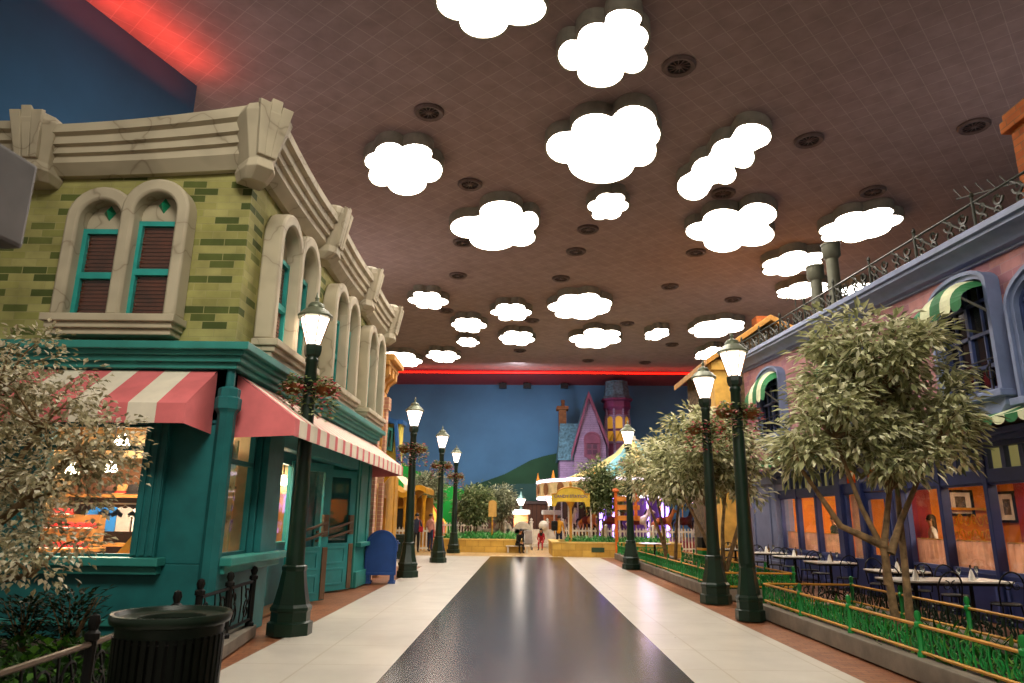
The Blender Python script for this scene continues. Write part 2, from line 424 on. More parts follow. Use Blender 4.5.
# ------------------------------------------------------------------ ceiling vents
vent_rim = M('vent rim', '5d4a46', .5); vent_dark = M('vent core', '120d0c', .6)
def make_vent():
    t = thing('ceiling_vent', 'round swirl air vent in the ceiling', 'air vent', (0, 0, CZ), group='round ceiling vents')
    MB().lathe([(.27, -.002), (.40, -.002), (.40, -.05), (.36, -.09), (.27, -.06), (.27, -.002)], n=24, cap=False).build('rim', vent_rim, t, smooth=40)
    MB().lathe([(.001, -.004), (.28, -.004), (.28, -.02), (.001, -.02)], n=20).build('core', vent_dark, t)
    mb = MB()
    for k in range(12):
        a = 2*PI*k/12
        mb.tube([(.06*math.cos(a), .06*math.sin(a), -.04), (.28*math.cos(a + .3), .28*math.sin(a + .3), -.04)], .014, 4)
    mb.lathe([(.001, -.07), (.07, -.06), (.07, -.02), (.001, -.02)], n=12)
    mb.build('swirl_blades', vent_rim, t); return t
VENTS = [
 (429, 113, 'round air vent between the largest cloud light and the green brick building, nearest the left'),
 (679, 67, 'round air vent right of the stepped cloud light near the top of the ceiling'),
 (470, 185, 'round air vent right of the cloud light that hangs nearest the stone cornice'),
 (723, 194, 'round air vent at the foot of the long slanting cloud light'),
 (588, 230, 'round air vent below left of the small cloud under the largest one'),
 (576, 252, 'round air vent, second below the small cloud under the largest one'),
 (561, 279, 'round air vent above the widest far cloud light'),
 (458, 276, 'round air vent above right of the small cloud over the green building'),
 (463, 243, 'round air vent tucked at the left tip of a cloud light'),
 (696, 253, 'round air vent touching the lower left of the wide cloud light'),
 (670, 287, 'round air vent alone in the ceiling above the tiny lone cloud light'),
 (627, 324, 'round air vent just left of the tiny lone cloud light'),
 (532, 321, 'round air vent between two small clouds in the far middle'),
 (733, 300, 'round air vent above the cloud light over the right lamp posts'),
 (809, 141, 'round air vent right of the long slanting cloud light'),
 (873, 192, 'round air vent above the cloud light behind the tall roof pipe'),
 (974, 127, 'round air vent nearest to the orange brick chimney'),
 (446, 311, 'round air vent right of the small cloud light over the green building'),
 (672, 345, 'round air vent in the far ceiling below the tiny lone cloud light'),
 (588, 361, 'round air vent in the far ceiling above the purple mansion'),
 (520, 351, 'round air vent below the small flat cloud above the road'),
 (645, 363, 'round air vent in the far ceiling right of the purple tower'),
 (710, 318, 'round air vent close above the cloud over the right lamp posts'),
]
v0 = make_vent(); vt = PARENTS(v0)
for i, (px, py, l) in enumerate(VENTS):
    p = at(px, py, Z=CZ - .05); v = v0 if i == 0 else dup(v0, tree=vt)
    v.location = (p.x, p.y, CZ - .001); v['label'] = l
spk = M('black speaker', '150f0f', .6)
for i, (px, l) in enumerate([(503, 'small black box light under the red line, leftmost of three'), (527, 'small black box light under the red line, middle of three'), (564, 'small black box light under the red line, nearest the purple mansion')]):
    p = at(px, 387, Y=54.9); tag(MB().bevbox(-.3, .3, -.2, .2, -.2, .2, .04).box(-.06, .06, -.06, .06, .2, CZ - p.z).build('spot_box', spk), l, 'spotlight', 'black boxes under the red line').location = (p.x, 54.4, p.z)
# ------------------------------------------------------------------ green brick building on the left
GX, GY, GB = -3.75, 9.0, 18.5        # side plane, front plane, far end
gb = thing('brick_building', 'green brick shop building with stone cornice, teal shopfront and pink striped awnings', 'building', (-6.5, 14, 0))
O = gb.location
def P(name, mb, m, par=None, **k): return mb.build(name, m, par or gb, off=O, **k)
green_brick = brick_mat('green brick', 'aaa657', '5f6a33', 'a5a06c', .34, .108, msize=.006, grime=.45, bump=.5, stops=[(0, '969356'), (.35, 'aca76c'), (.68, '9f9d5c'), (.74, '646d38'), (1, '4f5a2e')])
P('brick_wall', MB().box(-12, GX, GY, GB, 3.5, 6.9), green_brick)
P('roof', MB().box(-11.9, GX - .1, GY + .1, GB - .1, 6.9, 6.95), M('roof felt', '504a44', .9))
# stone cornice with a sagging top line
prof = [(0, 0), (.10, 0), (.24, .14), (.24, .24), (.30, .26), (.30, .36), (.36, .38), (.36, .50), (.43, .53), (.43, .66), (.12, .70), (0, .70)]
def cornice(T, us, lo, hi, m, name):
    mb = MB(); n = len(prof); vs = []
    for u in us:
        a, b = lo(u), hi(u)
        vs += [T(u, a + v/.70*(b - a), w) for w, v in prof]
    fs = [(i*n + j, (i+1)*n + j, (i+1)*n + (j+1) % n, i*n + (j+1) % n) for i in range(len(us)-1) for j in range(n)]
    fs += [tuple(range(n)), tuple(range((len(us)-1)*n, len(us)*n))[::-1]]
    mb.add([tuple(v) for v in vs], fs); return P(name, mb, m, smooth=30)
def sag(u, a, b): t = (u - a) / (b - a); return t
FR = FRONT(GY); SL = SIDE_L(GX)
us = [-11 + i*.3 for i in range(15)]
cornice(FR, us, lambda u: 6.22, lambda u: 6.86, stone, 'cornice')
us = [-6.75 + i*3.2/16 for i in range(17)]
f1 = lambda u: max(0, (u + 6.75)/3.2)
cornice(FR, us, lambda u: 6.16 + .16*f1(u)**1.6, lambda u: 6.80 + .38*f1(u)**1.6, stone, 'cornice')
KY = [GY, 12.2, 15.5, 18.5]
for a, b in zip(KY[:-1], KY[1:]):
    us = [a + (b - a)*i/12 for i in range(13)]
    g = lambda u: (2*(u - a)/(b - a) - 1)**2
    k0 = .16 if a == GY else .05
    cornice(SL, us, lambda u: 6.26 + .05*g(u), lambda u: 6.96 + .08*g(u), stone, 'cornice')
def keystone(T, u, z0, z1, wt, wb, d):
    """fluted tapering keystone: wide stepped crown, narrow foot"""
    mb = MB()
    def sect(z, w, dd): return [(u - w/2, z, -.02), (u - w/2, z, dd*.72), (u - w*.28, z, dd), (u + w*.28, z, dd), (u + w/2, z, dd*.72), (u + w/2, z, -.02)]
    H = z1 - z0
    secs = [sect(z0, wb, d*.45), sect(z0 + H*.12, wb*1.25, d*.75), sect(z0 + H*.24, wb*1.05, d*.72), sect(z0 + H*.80, wt*.97, d), sect(z0 + H*.90, wt*.85, d*.95), sect(z1, wt*.38, d*.7)]
    vs = [p for s_ in secs for p in s_]; n = 6
    fs = [(i*n + j, i*n + (j+1) % n, (i+1)*n + (j+1) % n, (i+1)*n + j) for i in range(len(secs)-1) for j in range(n)] + [tuple(range(n)), tuple(range(30, 36))]
    mb.add(vs, fs, 0, T)
    for k in (-1, 0, 1):        # three raised ribs
        x0, x1 = u + k*wb*.26, u + k*wt*.23
        mb.add([(x0 - .045, z0 + H*.26, d*.70), (x0 + .045, z0 + H*.26, d*.70), (x1 + wt*.115, z0 + H*.93, d*.93), (x1 - wt*.115, z0 + H*.93, d*.93),
                (x0 - .045, z0 + H*.26, d*.80), (x0 + .045, z0 + H*.26, d*.80), (x1 + wt*.115, z0 + H*(.90 if k else .97), d*1.05), (x1 - wt*.115, z0 + H*(.90 if k else .97), d*1.05)],
               [(4, 5, 6, 7), (0, 1, 5, 4), (1, 2, 6, 5), (2, 3, 7, 6), (3, 0, 4, 7)], 0, T)
    return P('keystone', mb, stone, bevel=.012)
keystone(FR, -6.68, 6.0, 6.98, .66, .40, .60)
cd = lambda u, v, w: (GX + (u + w)*.7071, GY + (u - w)*.7071, v)      # corner keystone looks out diagonally
keystone(cd, -.05, 6.05, 7.16, .70, .34, .64)
for y in KY[1:]: keystone(SL, y, 6.14, 7.26, .66, .46, .56)

# twin arched windows in cast stone surrounds
blind_m = MATS.get('blind') or M('brown wooden blinds', '5a2c1a', .55, var=.25)
frame_t = M('turquoise sash paint', '2f9c95', .45)
jade = M('jade tile', '1f9068', .3)
def arched_window(T, u0, u1, z0, z1, w, diamond=True):
    """one light: sash frame, blinds, glass, stone panel in the arch"""
    su = P('window_back', MB().prism(arch(u0 - .02, u1 + .02, z0, z1), .0, .02, T=T), stone)
    top = z1 - .08
    mb = MB(); mb.ring(rect(u0, u1, z0, top), rect(u0 + .07, u1 - .07, z0 + .06, top - .07), .03, .10, T=T)
    zm = z0 + (top - z0)*.48; mb.box(u0 + .05, u1 - .05, zm - .045, zm + .045, .03, .12, T=lambda a, b, c: T(a, b, c))
    return su, mb, (u0, u1, z0, top)
def twin(T, ua, ub, zt1, zt2, z0, sill, gap=.02, depth=.28, swap=False):
    mid = (ua + ub)/2
    w_ = thing_part = None
    surr = MB()
    ops = []
    for (a, b, zt) in ((ua, mid + .09, zt1), (mid - .09, ub, zt2)):
        r = (b - a)/2; zs = zt - r; t = .17
        oi = arch(a + t, b - t, z0, zs - .02, rise=(b - a - 2*t)/2 * 1.0)
        surr.ring(arch(a, b, z0, zs), oi, 0, depth + (.012 if a > ua else 0), T=T, closed=False)
        ops.append((a + t, b - t, zs))
    su = P('window_surround', surr, stone, smooth=35, bevel=.035)
    for a, b, zs in ops:
        P('arch_panel', MB().prism(arch(a, b, zs - .12, zs), .02, .05, T=T), stone, su)
        top = zs - .10; zm = z0 + (top - z0)*.47
        mb = MB(); mb.ring(rect(a, b, z0, top), rect(a + .06, b - .06, z0 + .06, top - .07), .03, .11, T=T)
        mb.box(0, 0, 0, 0, 0, 0) if False else None
        mb.prism(rect(a + .05, b - .05, zm - .045, zm + .045), .03, .12, T=T)
        P('window_frame', mb, frame_t, su)
        bl = MB(); k = int((top - z0)/.055)
        bl.prism(rect(a + .03, b - .03, z0, top), .02, .03, 0, T)
        for i in range(k):
            z = z0 + .03 + i*.055
            bl.prism(rect(a + .05, b - .05, z, z + .042), .035, .05, 0, T)
        P('window_blind', bl, blind_m, su)
        P('window_pane', MB().prism(rect(a + .05, b - .05, z0 + .05, top - .05), .07, .075, T=T), GLASS, su)
        c = ((a + b)/2, (zs + (b - a)*.27))
        di = MB(); s_ = .085
        di.add([(c[0] - s_, c[1], .05), (c[0], c[1] - s_*1.35, .05), (c[0] + s_, c[1], .05), (c[0], c[1] + s_*1.35, .05), (c[0], c[1], .14)], [(0, 1, 4), (1, 2, 4), (2, 3, 4), (3, 0, 4)], 0, T)
        P('jade_diamond', di, jade, su)
    sl = MB()
    sl.prism(rect(ua - .04, ub + .04, z0 - .10, z0), 0, depth + .10, T=T); sl.prism(rect(ua, ub, z0 - .18, z0 - .10), 0, depth + .05, T=T); sl.prism(rect(ua + .03, ub - .03, z0 - .26, z0 - .18), 0, depth, T=T)
    P('window_sill', sl, stone, bevel=.012)
twin(FR, -6.12, -4.46, 5.93, 6.05, 4.10, 0)
for yc in (10.62, 13.88, 17.0): twin(SL, yc - 1.05, yc + 1.05, 6.12, 6.16, 4.02, 0)

# ---------------- teal shopfront
ti = MB()
for z0, z1, d in ((3.44, 3.52, .10), (3.52, 3.60, .16), (3.60, 3.66, .22), (3.66, 3.76, .30)):
    ti.prism([(-12, GY - d), (GX + d, GY - d), (GX + d, GB), (-12, GB)], z0, z1)
P('shop_cornice', ti, teal_l, bevel=.01)
P('fascia', MB().box(-12, GX, GY, GY + .3, 2.72, 3.5).box(GX - .3, GX, GY, GB, 2.78, 3.5), teal_d)
wl = MB()
wl.box(-12, GX, GY, GY + .3, 0, 1.0).box(-12, -6.1, GY, GY + .3, 1.0, 2.75).box(-4.62, GX, GY, GY + .3, 1.0, 2.75)
wl.box(GX - .3, GX, GY + .3, 11.1, 0, 1.0).box(GX - .1, GX, 10.38, 11.1, 1.0, 2.8)
P('shopfront_wall', wl, teal, bevel=.012)
P('pilaster', MB().prism(rect(-6.35, -6.05, 1.08, 2.75), 0, .09, T=FR), teal, bevel=.01)
P('pilaster', MB().prism(rect(10.42, 11.08, 1.08, 2.80), 0, .10, T=SL), teal, bevel=.01)
pl = MB().prism(rect(-4.72, -4.42, 1.08, 2.75), 0, .09, T=FR)
for k in range(3): pl.prism(rect(-4.69 + k*.1, -4.63 + k*.1, 1.1, 2.72), .08, .115, T=FR)
P('pilaster', pl, teal, bevel=.008)
sb = MB()
sb.prism(rect(-12, -4.30, .98, 1.08), 0, .22, T=FR).prism(rect(-12, -4.34, .88, .98), 0, .14, T=FR)
sb.prism(rect(9.0, 11.15, .98, 1.08), 0, .26, T=SL).prism(rect(9.05, 11.12, .88, .98), 0, .16, T=SL)
sb.prism(rect(-12, -3.75, .28, .36), 0, .06, T=FR)
P('shop_sill', sb, teal_l, bevel=.012)
# corner post with capital
cp = MB(); c = (GX - .0, GY + .0, 0)
cp.lathe([(.17, 0), (.17, .3), (.14, .36), (.125, .5), (.115, 2.84), (.13, 2.88), (.165, 2.92), (.165, 3.06), (.14, 3.08), (.14, 3.18), (.12, 3.2), (.06, 3.22), (.055, 3.45)], c, 8, rot=PI/8)
P('corner_post', cp, teal, smooth=30)
# shop windows
def shop_pane(name, T, u0, u1, z0, z1, bar=None, t=.06):
    mb = MB(); mb.ring(rect(u0, u1, z0, z1), rect(u0 + t, u1 - t, z0 + t, z1 - t), -.16, -.08, T=T)
    if bar: mb.prism(rect(u0, u1, bar - .03, bar + .03), -.16, -.08, T=T)
    f = P('shop_window', mb, teal)
    P('window_pane', MB().prism(rect(u0 + .03, u1 - .03, z0 + .03, z1 - .03), -.125, -.12, T=T), GLASS, f)
shop_pane('w', FR, -6.1, -4.62, 1.05, 2.75, 2.42)
shop_pane('w', SL, 9.25, 10.38, 1.05, 2.78, 2.30)
# recessed entrance
RX = -4.45
rc = MB(); rc.box(RX - .15, RX, 11.1, 12.4, 0, 2.8).box(RX - .15, RX, 12.4, 14.5, 0, 1.05).box(RX - .15, RX, 12.4, 14.5, 2.62, 2.8).box(RX - .15, RX, 14.3, 16.9, 0, 2.8)
rc.box(RX, GX - .3, 11.1, 11.25, 0, 2.8)
P('entrance_wall', rc, blue_teal)
f = P('shop_window', MB().ring(rect(12.4, 14.3, 1.05, 2.62), rect(12.46, 14.24, 1.11, 2.56), -.10, 0.02, T=SIDE_L(RX)), teal_l)
P('window_pane', MB().prism(rect(12.42, 14.28, 1.07, 2.6), -.05, -.045, T=SIDE_L(RX)), GLASS, f)
P('entrance_soffit', MB().box(RX - .1, GX, 11.1, 16.9, 2.78, 2.84), teal_d)
P('entrance_header', MB().box(GX - .18, GX + .02, 11.1, 16.8, 2.66, 2.95), blue_teal, bevel=.01)
kick = M('bronze kick strip', '7a6450', .35, .5)
def open_door(a, b, lbl):
    a = Vector(a); b = Vector(b); d = (b - a); L = d.length; d /= L; n = Vector((d.y, -d.x, 0))
    T = lambda u, v, w: tuple(a + d*u + n*w + Vector((0, 0, v)))
    mb = MB(); mb.ring(rect(0, L, .02, 2.6), rect(.17, L - .2, 1.02, 2.44), -.03, .03, T=T)
    mb.prism(rect(.15, L - .18, .02, 1.02), -.028, .028, T=T)
    for z0, z1 in ((.14, .50), (.58, .94)): mb.ring(rect(.22, L - .26, z0, z1), rect(.27, L - .31, z0 + .05, z1 - .05), .028, .042, T=T)
    dr = P('shop_door', mb, blue_teal, bevel=.006); lab(dr, lbl)
    P('door_glass', MB().prism(rect(.16, L - .19, 1.0, 2.46), -.004, .004, T=T), GLASS, dr)
    pb = MB()
    for z in (1.18, 1.36): pb.tube([T(.02, z - .10, .08), T(L*.5, z, .09), T(L - .1, z + .12, .08)], .028, 6)
    pb.prism(rect(L - .22, L - .08, 1.2, 1.62), .03, .09, T=T)
    P('push_bar', pb, bronze, dr)
    P('kick_strip', MB().prism(rect(L - .15, L - .02, .04, 1.0), .03, .05, T=T), kick, dr)
open_door((-4.22, 13.4, 0), (-3.72, 14.35, 0), 'teal glazed door nearest the lamp post, standing open')
open_door((-4.30, 15.4, 0), (-3.72, 16.55, 0), 'teal glazed door nearest the mailbox, standing open')
ep = MB(); ep.box(RX, GX + .03, 16.85, 18.3, 0, 2.9).box(GX, GX + .16, 16.95, 18.25, .9, 1.0).box(GX, GX + .1, 16.9, 18.3, 0, .35).box(GX, GX + .06, 17.0, 17.3, 1.0, 2.85).box(GX, GX + .06, 17.95, 18.25, 1.0, 2.85)
P('end_pilaster', ep, teal_l, bevel=.012)
# awnings
def awning(T, u0, u1, zt, zb, zv, d, first, sw=.355, k=0):
    mb = MB(); n = round((u1 - u0)/sw) | 1; s = (u1 - u0)/n
    for i in range(n):
        mi = (i + first) % 2; a, b = u0 + i*s + (k if i % 2 == 0 and i else -k if i % 2 and i else 0)*(1 if i % 2 == 0 else 1), u0 + (i+1)*s + (k if i % 2 else -k)*(1 if i < n-1 else 0)
        mb.add([(a, zt, .02), (b, zt, .02), (b, zb, d), (a, zb, d), (a, zv, d), (b, zv, d), (a, zt - .04, .02), (b, zt - .04, .02), (b, zb - .03, d - .02), (a, zb - .03, d - .02), (a, zv, d - .02), (b, zv, d - .02)],
               [(0, 1, 2, 3), (3, 2, 5, 4), (6, 7, 8, 9), (9, 8, 11, 10)], mi, T)
    for u in (u0, u1): mb.add([(u, zt, .0), (u, zb, d), (u, zv, d), (u, zv - .04, .0)], [(0, 1, 2, 3)], 0, T)
    return P('awning', mb, [pink, cream_c], recalc=False)
lab(awning(FR, -11.84, -3.93, 3.42, 2.88, 2.64, .78, 0), 'pink and cream striped awning over the front window')
lab(awning(SL, 9.22, 18.4, 3.42, 2.85, 2.62, .82, 0, .27, .05), 'pink and cream striped awning along the street side')

# ---------------- shop interior
cream_w = M('cream interior wall', 'd9b98a', .8); wood = M('honey wood', 'b07a3e', .5, var=.2); wood_d = M('dark wood', '5c3a20', .5)
P('interior_wall', MB().box(-12, RX - .1, 15.2, 15.3, 0, 3.4).box(-9.3, -9.2, 9.3, 15.2, 0, 3.4), cream_w)
P('interior_ceiling', MB().box(-12, GX - .3, 9.3, 15.3, 3.3, 3.4), M('interior ceiling', 'e0c59c', .8))
P('interior_floor', MB().box(-12, GX - .3, 9.3, 15.3, .0, .03), M('interior floor', '8a6238', .4))
P('interior_panel', MB().box(-4.66, -4.602, 11.1, 12.4, 0, 3.3).box(-4.602, GX - .3, 11.0, 11.1, 0, 3.3).box(-9, -4.62, 14.5, 14.52, 2.7, 3.3), cream_w)
P('interior_post', MB().box(-4.62, -4.40, 11.35, 11.6, 0, 3.3), cream_w)
def area(name, loc, size, power, color, rot=(0, 0, 0), sy=None):
    l = bpy.data.lights.new(name, 'AREA'); l.energy = power; l.color = color; l.size = size
    if sy: l.shape = 'RECTANGLE'; l.size_y = sy
    o = bpy.data.objects.new(name, l); COL.objects.link(o); o.location = loc; o.rotation_euler = rot; return o
def point(name, loc, power, color, r=.1):
    l = bpy.data.lights.new(name, 'POINT'); l.energy = power; l.color = color; l.shadow_soft_size = r
    o = bpy.data.objects.new(name, l); COL.objects.link(o); o.location = loc; return o
WARM = (1, .85, .64)
area('shop_ceiling_lamp', (-6.3, 12.0, 3.25), 3.0, 330, WARM, sy=4.5)

# pendants
bulb_m = E('pendant shade glow', 'fff0d0', 14)
def make_pendant():
    t = thing('pendant_lamp', 'x', 'lamp', group='shop pendant lamps')
    MB().tube([(0, 0, .17), (0, 0, .95)], .012, 5).build('cord', black_iron, t)
    MB().lathe([(.03, .20), (.05, .16), (.09, .08), (.125, 0), (.115, 0), (.08, .07), (.04, .15)], n=16, cap=False).lathe([(.001, .0), (.1, .005), (.06, .06), (.001, .08)], n=14).build('shade', bulb_m, t, smooth=50); return t
pd = make_pendant(); pdt = PARENTS(pd)
for i, (px, py, y, l) in enumerate([(72, 474, 12.4, 'glowing white pendant lamp deepest in the front shop window, left end'), (110, 472, 11.9, 'glowing white pendant lamp in the front window over the caps'),
        (121, 447, 10.3, 'glowing white pendant lamp hanging highest behind the front window'), (151, 469, 12.2, 'glowing white pendant lamp beside the teal jamb of the front window'), (283, 485, 15.0, 'glowing white pendant lamp seen through the entrance window')]):
    p = at(px, py, Y=y); o = pd if i == 0 else dup(pd, tree=pdt)
    o.location = (p.x, p.y, p.z); o['label'] = l
    s_ = max(.3, (3.3 - p.z)/.95)
    for ch in kids(o):
        if ch.name.startswith('cord'): ch.scale = (1, 1, s_); ch.location.z = .17*(1 - s_)
# back shelves with hats, hanging shirts
yb = 13.9
sh = thing('display_shelf', 'wooden wall shelf with clothes rail at the back of the shop', 'shelf', (-7.0, yb, 0))
for x in (-8.6, -7.0, -5.45): MB().box(x - .05 + 7, x + .05 + 7, -.05, .35, .03, 2.5).build('upright', wood_d, sh)
for z in (.55, 1.02, 1.92): MB().box(-1.6, 1.6, -.25, .35, z - .03, z + .03).build('shelf_board', wood, sh)
MB().box(-1.6, 1.6, .33, .37, .03, 2.5).build('back_panel', wood_d, sh)
MB().tube([(-1.6, -.12, 1.78), (1.6, -.12, 1.78)], .018, 6).build('clothes_rail', steel, sh)
white_c = M('white cotton', 'ece6e0', .9); blue_c = M('blue cotton', '2a7fd0', .9); red_c = M('red cotton', 'b81f1c', .8); grey_c = M('grey cotton', 'b6b0aa', .9)
def tshirt(x, m, label, pr=None):
    t = thing('hanging_tshirt', label, 't-shirt', (x, yb - .12, 1.26), group='t-shirts on the shop rail'); t.scale = (.72, .72, .72)
    w = .2
    out = [(-w, 0), (w, 0), (w, .40), (w + .12, .34), (w + .16, .46), (w*.9, .60), (.09, .64), (.05, .60), (-.05, .60), (-.09, .64), (-w*.9, .60), (-w - .16, .46), (-w - .12, .34), (-w, .40)]
    T = lambda u, v, w_: (u, w_, v)
    MB().prism(out, -.03, .03, T=T).build('fabric', m, t, bevel=.012)
    if pr: MB().lathe([(.001, 0), (.09, 0), (.09, .006), (.001, .006)], n=12, T=lambda a, b, c: (a, -.031 - c, .36 + b)).lathe([(.001, 0), (.05, 0), (.05, .006), (.001, .006)], n=10, T=lambda a, b, c: (a, -.031 - c, .22 + b)).build('print', pr, t)
    MB().tube([(-.1, 0, .62), (0, 0, .68), (.1, 0, .62)], .008, 4).tube([(0, 0, .68), (0, 0, .72)], .006, 4).build('hanger', steel, t)
xs = [at(px, 520, Y=yb - .2).x for px in (98, 109, 121, 134, 147)]
tshirt(xs[0] - .05, blue_c, 'blue t-shirt on the shop rail, leftmost'); tshirt(xs[1] - .03, blue_c, 'blue t-shirt on the shop rail beside a grey one'); tshirt(xs[2], grey_c, 'pale grey t-shirt on the shop rail beside the blue ones')
tshirt(xs[3] + .08, white_c, 'white t-shirt with red print on the shop rail', red_c); tshirt(xs[4] + .16, white_c, 'plain white t-shirt at the right end of the shop rail')
hat_m = [M('brown felt', '4a2c1c', .9), M('tan felt', '9a7040', .9), M('black felt', '1c1512', .9)]
for i, px in enumerate((110, 122, 134)):
    x = at(px, 485, Y=yb).x
    o = thing('brimmed_hat', ['brown brimmed hat on the top shop shelf', 'tan brimmed hat on the top shelf between two darker ones', 'black brimmed hat on the top shop shelf'][i], 'hat', (x, yb + .02, 1.95), group='hats on the top shelf')
    MB().lathe([(.001, 0), (.19, 0), (.2, .015), (.12, .03), (.115, .14), (.08, .2), (.001, .19)], n=18).build('felt', hat_m[i], o, smooth=40)
    MB().lathe([(.121, .03), (.123, .07), (.117, .07)], n=18, cap=False).build('band', red_c if i == 1 else hat_m[2], o)
blue_d = M('denim blue', '2c62a8', .9)
for i in range(6):
    x = -6.35 + (i % 3)*.4; z = .58 + (i // 3)*.07
    tag(MB().bevbox(-.15, .15, -.12, .12, 0, .065, .025).build('folded_shirt', blue_d), ['blue folded shirt at the %s of the low shelf' % ('left', 'middle', 'right')[i % 3], 'upper blue folded shirt at the %s of the low shelf' % ('left', 'middle', 'right')[i % 3]][i // 3], 'shirt', 'folded shirts').location = (x, yb, z)
# caps piled on a display table
TBX = at(70, 520, Y=12.4).x
tb = thing('display_table', 'wooden display table with caps behind the front shop window', 'table', (TBX, 12.4, 0))
MB().bevbox(-.5, .5, -.35, .35, .95, 1.02, .01).build('table_top', wood, tb)
for x in (-.44, .44):
    for y in (-.28, .28): MB().box(x - .04, x + .04, y - .04, y + .04, .03, .96).build('leg', wood_d, tb)
cr = thing('cap_riser', 'stepped riser carrying red and white caps', 'display stand', (TBX, 12.4, 1.02))
MB().box(-.45, .45, -.05, .3, 0, .32).box(-.45, .45, .1, .3, .32, .55).build('steps', wood, cr)
def make_cap():
    t = thing('baseball_cap', 'x', 'cap', group='red and white caps')
    MB().lathe([(.09, 0), (.092, .04), (.07, .09), (.001, .105)], n=14).build('crown', red_c, t, smooth=50)
    MB().prism([(-.07, -.06), (-.05, -.15), (0, -.17), (.05, -.15), (.07, -.06)], .0, .012).build('visor', white_c, t); return t
cp0 = make_cap(); cpt = PARENTS(cp0)
for i in range(12):
    r_, k = divmod(i, 5) if i < 10 else (2, i - 10)
    o = cp0 if i == 0 else dup(cp0, tree=cpt)
    row = ('front', 'middle', 'top')[r_]; pos = ('first', 'second', 'third', 'fourth', 'fifth')[k]
    o.location = (TBX - .36 + k*.18, 12.4 + (-.16, .03, .2)[r_], 1.021 + (0, .321, .551)[r_]); o['label'] = f'red cap, {pos} from the left in the {row} row of the stepped riser'
yd = thing('slant_display', 'yellow slanted display stand with a red front in the shop window', 'display stand', (-5.55, 10.7, 0))
MB().prism([(-.2, 1.03), (.15, 1.03), (.22, 1.30), (.02, 1.32)], -.2, .2, T=lambda u, v, w: (u, w, v)).build('board', M('sunny yellow board', 'd99a1c', .5), yd)
MB().box(.02, .22, -.24, -.205, 1.03, 1.2).build('front_panel', red_c, yd)
MB().box(-.3, .45, -.33, .33, .03, 1.03).build('plinth', wood, yd)
ct = thing('shop_counter', 'low wooden counter inside the front shop window', 'counter', (-5.0, 12.2, 0))
MB().box(-.75, .5, -.3, .3, .03, 1.1).build('body', wood, ct); MB().bevbox(-.8, .55, -.35, .35, 1.1, 1.16, .012).build('worktop', wood_d, ct)
for i in range(5):
    tag(MB().lathe([(.001, 0), (.05, 0), (.055, .02), (.055, .13), (.03, .16), (.03, .19), (.001, .19)], n=12).build('candy_jar', [red_c, white_c, M('orange candy', 'd0601c', .4)][i % 3], smooth=40), ['red', 'white', 'orange', 'second red', 'second white'][i] + ' jar on the low shop counter', 'jar', 'jars on the counter').location = (-5.6 + i*.24, 12.1, 1.161)
# side window: rack and canisters
rk = thing('wall_rack', 'tall wooden rack with boxes inside the side shop window', 'rack', (-4.60, 10.75, 0))
for x in (-.32, .32): MB().box(x - .03, x + .03, -.03, .03, .03, 2.7).build('upright', M('pale wood', 'd2b48a', .5), rk)
for z in (.4, 1.0, 1.5, 2.0, 2.4): MB().box(-.32, .32, -.18, .18, z - .02, z + .02).build('shelf_board', wood, rk)
for z, c_, k in ((1.53, 'b8762e', 'lower'), (2.03, '8a3a26', 'middle'), (2.43, '9d6a60', 'upper')):
    for j in range(2): tag(MB().bevbox(-.12, .12, -.12, .12, 0, .24, .015).build('gift_box', M('box ' + c_, c_, .6)), {'b8762e': 'orange', '8a3a26': 'dark red', '9d6a60': 'dusty pink'}[c_] + f' box on the {k} rack shelf, ' + ('left' if j == 0 else 'right') + ' one', 'box', 'boxes on the rack').location = (-4.73 + j*.26, 10.75, z - .009)
for i, (y, l) in enumerate(((9.55, 'steel canister with a lid in the near corner of the side window'), (9.95, 'larger steel canister with a lid in the side shop window'))):
    t = thing('metal_canister', l, 'canister', (-4.15, y, 1.08), group='canisters in the side window')
    MB().lathe([(.001, 0), (.12, 0), (.125, .02), (.125, .26), (.1, .3)], n=20).build('body', steel, t, smooth=40)
    MB().lathe([(.105, .3), (.115, .31), (.1, .36), (.02, .38), (.03, .41), (.001, .42)], n=20).build('lid', steel, t, smooth=40)
P('window_ledge', MB().box(-4.45, GX - .3, 9.32, 10.38, 1.0, 1.07), wood)
# entrance: till table and a door inside
ent = thing('merchandise_bin', 'wooden bin of candy seen through the entrance window', 'bin', (-5.3, 14.3, 0))
MB().box(-.5, .5, -.25, .25, .03, 1.15).build('body', wood, ent); MB().box(-.46, .46, -.21, .21, 1.15, 1.2).build('candy', M('candy mix', 'c85a2a', .6, var=.5, scale=30), ent)
P('interior_door', MB().ring(rect(-5.05, -4.7, .03, 2.1), rect(-4.99, -4.76, .1, 2.04), 0, .05, T=FRONT(15.2)).prism(rect(-4.99, -4.76, .1, 2.04), .0, .02, T=FRONT(15.2)), wood)
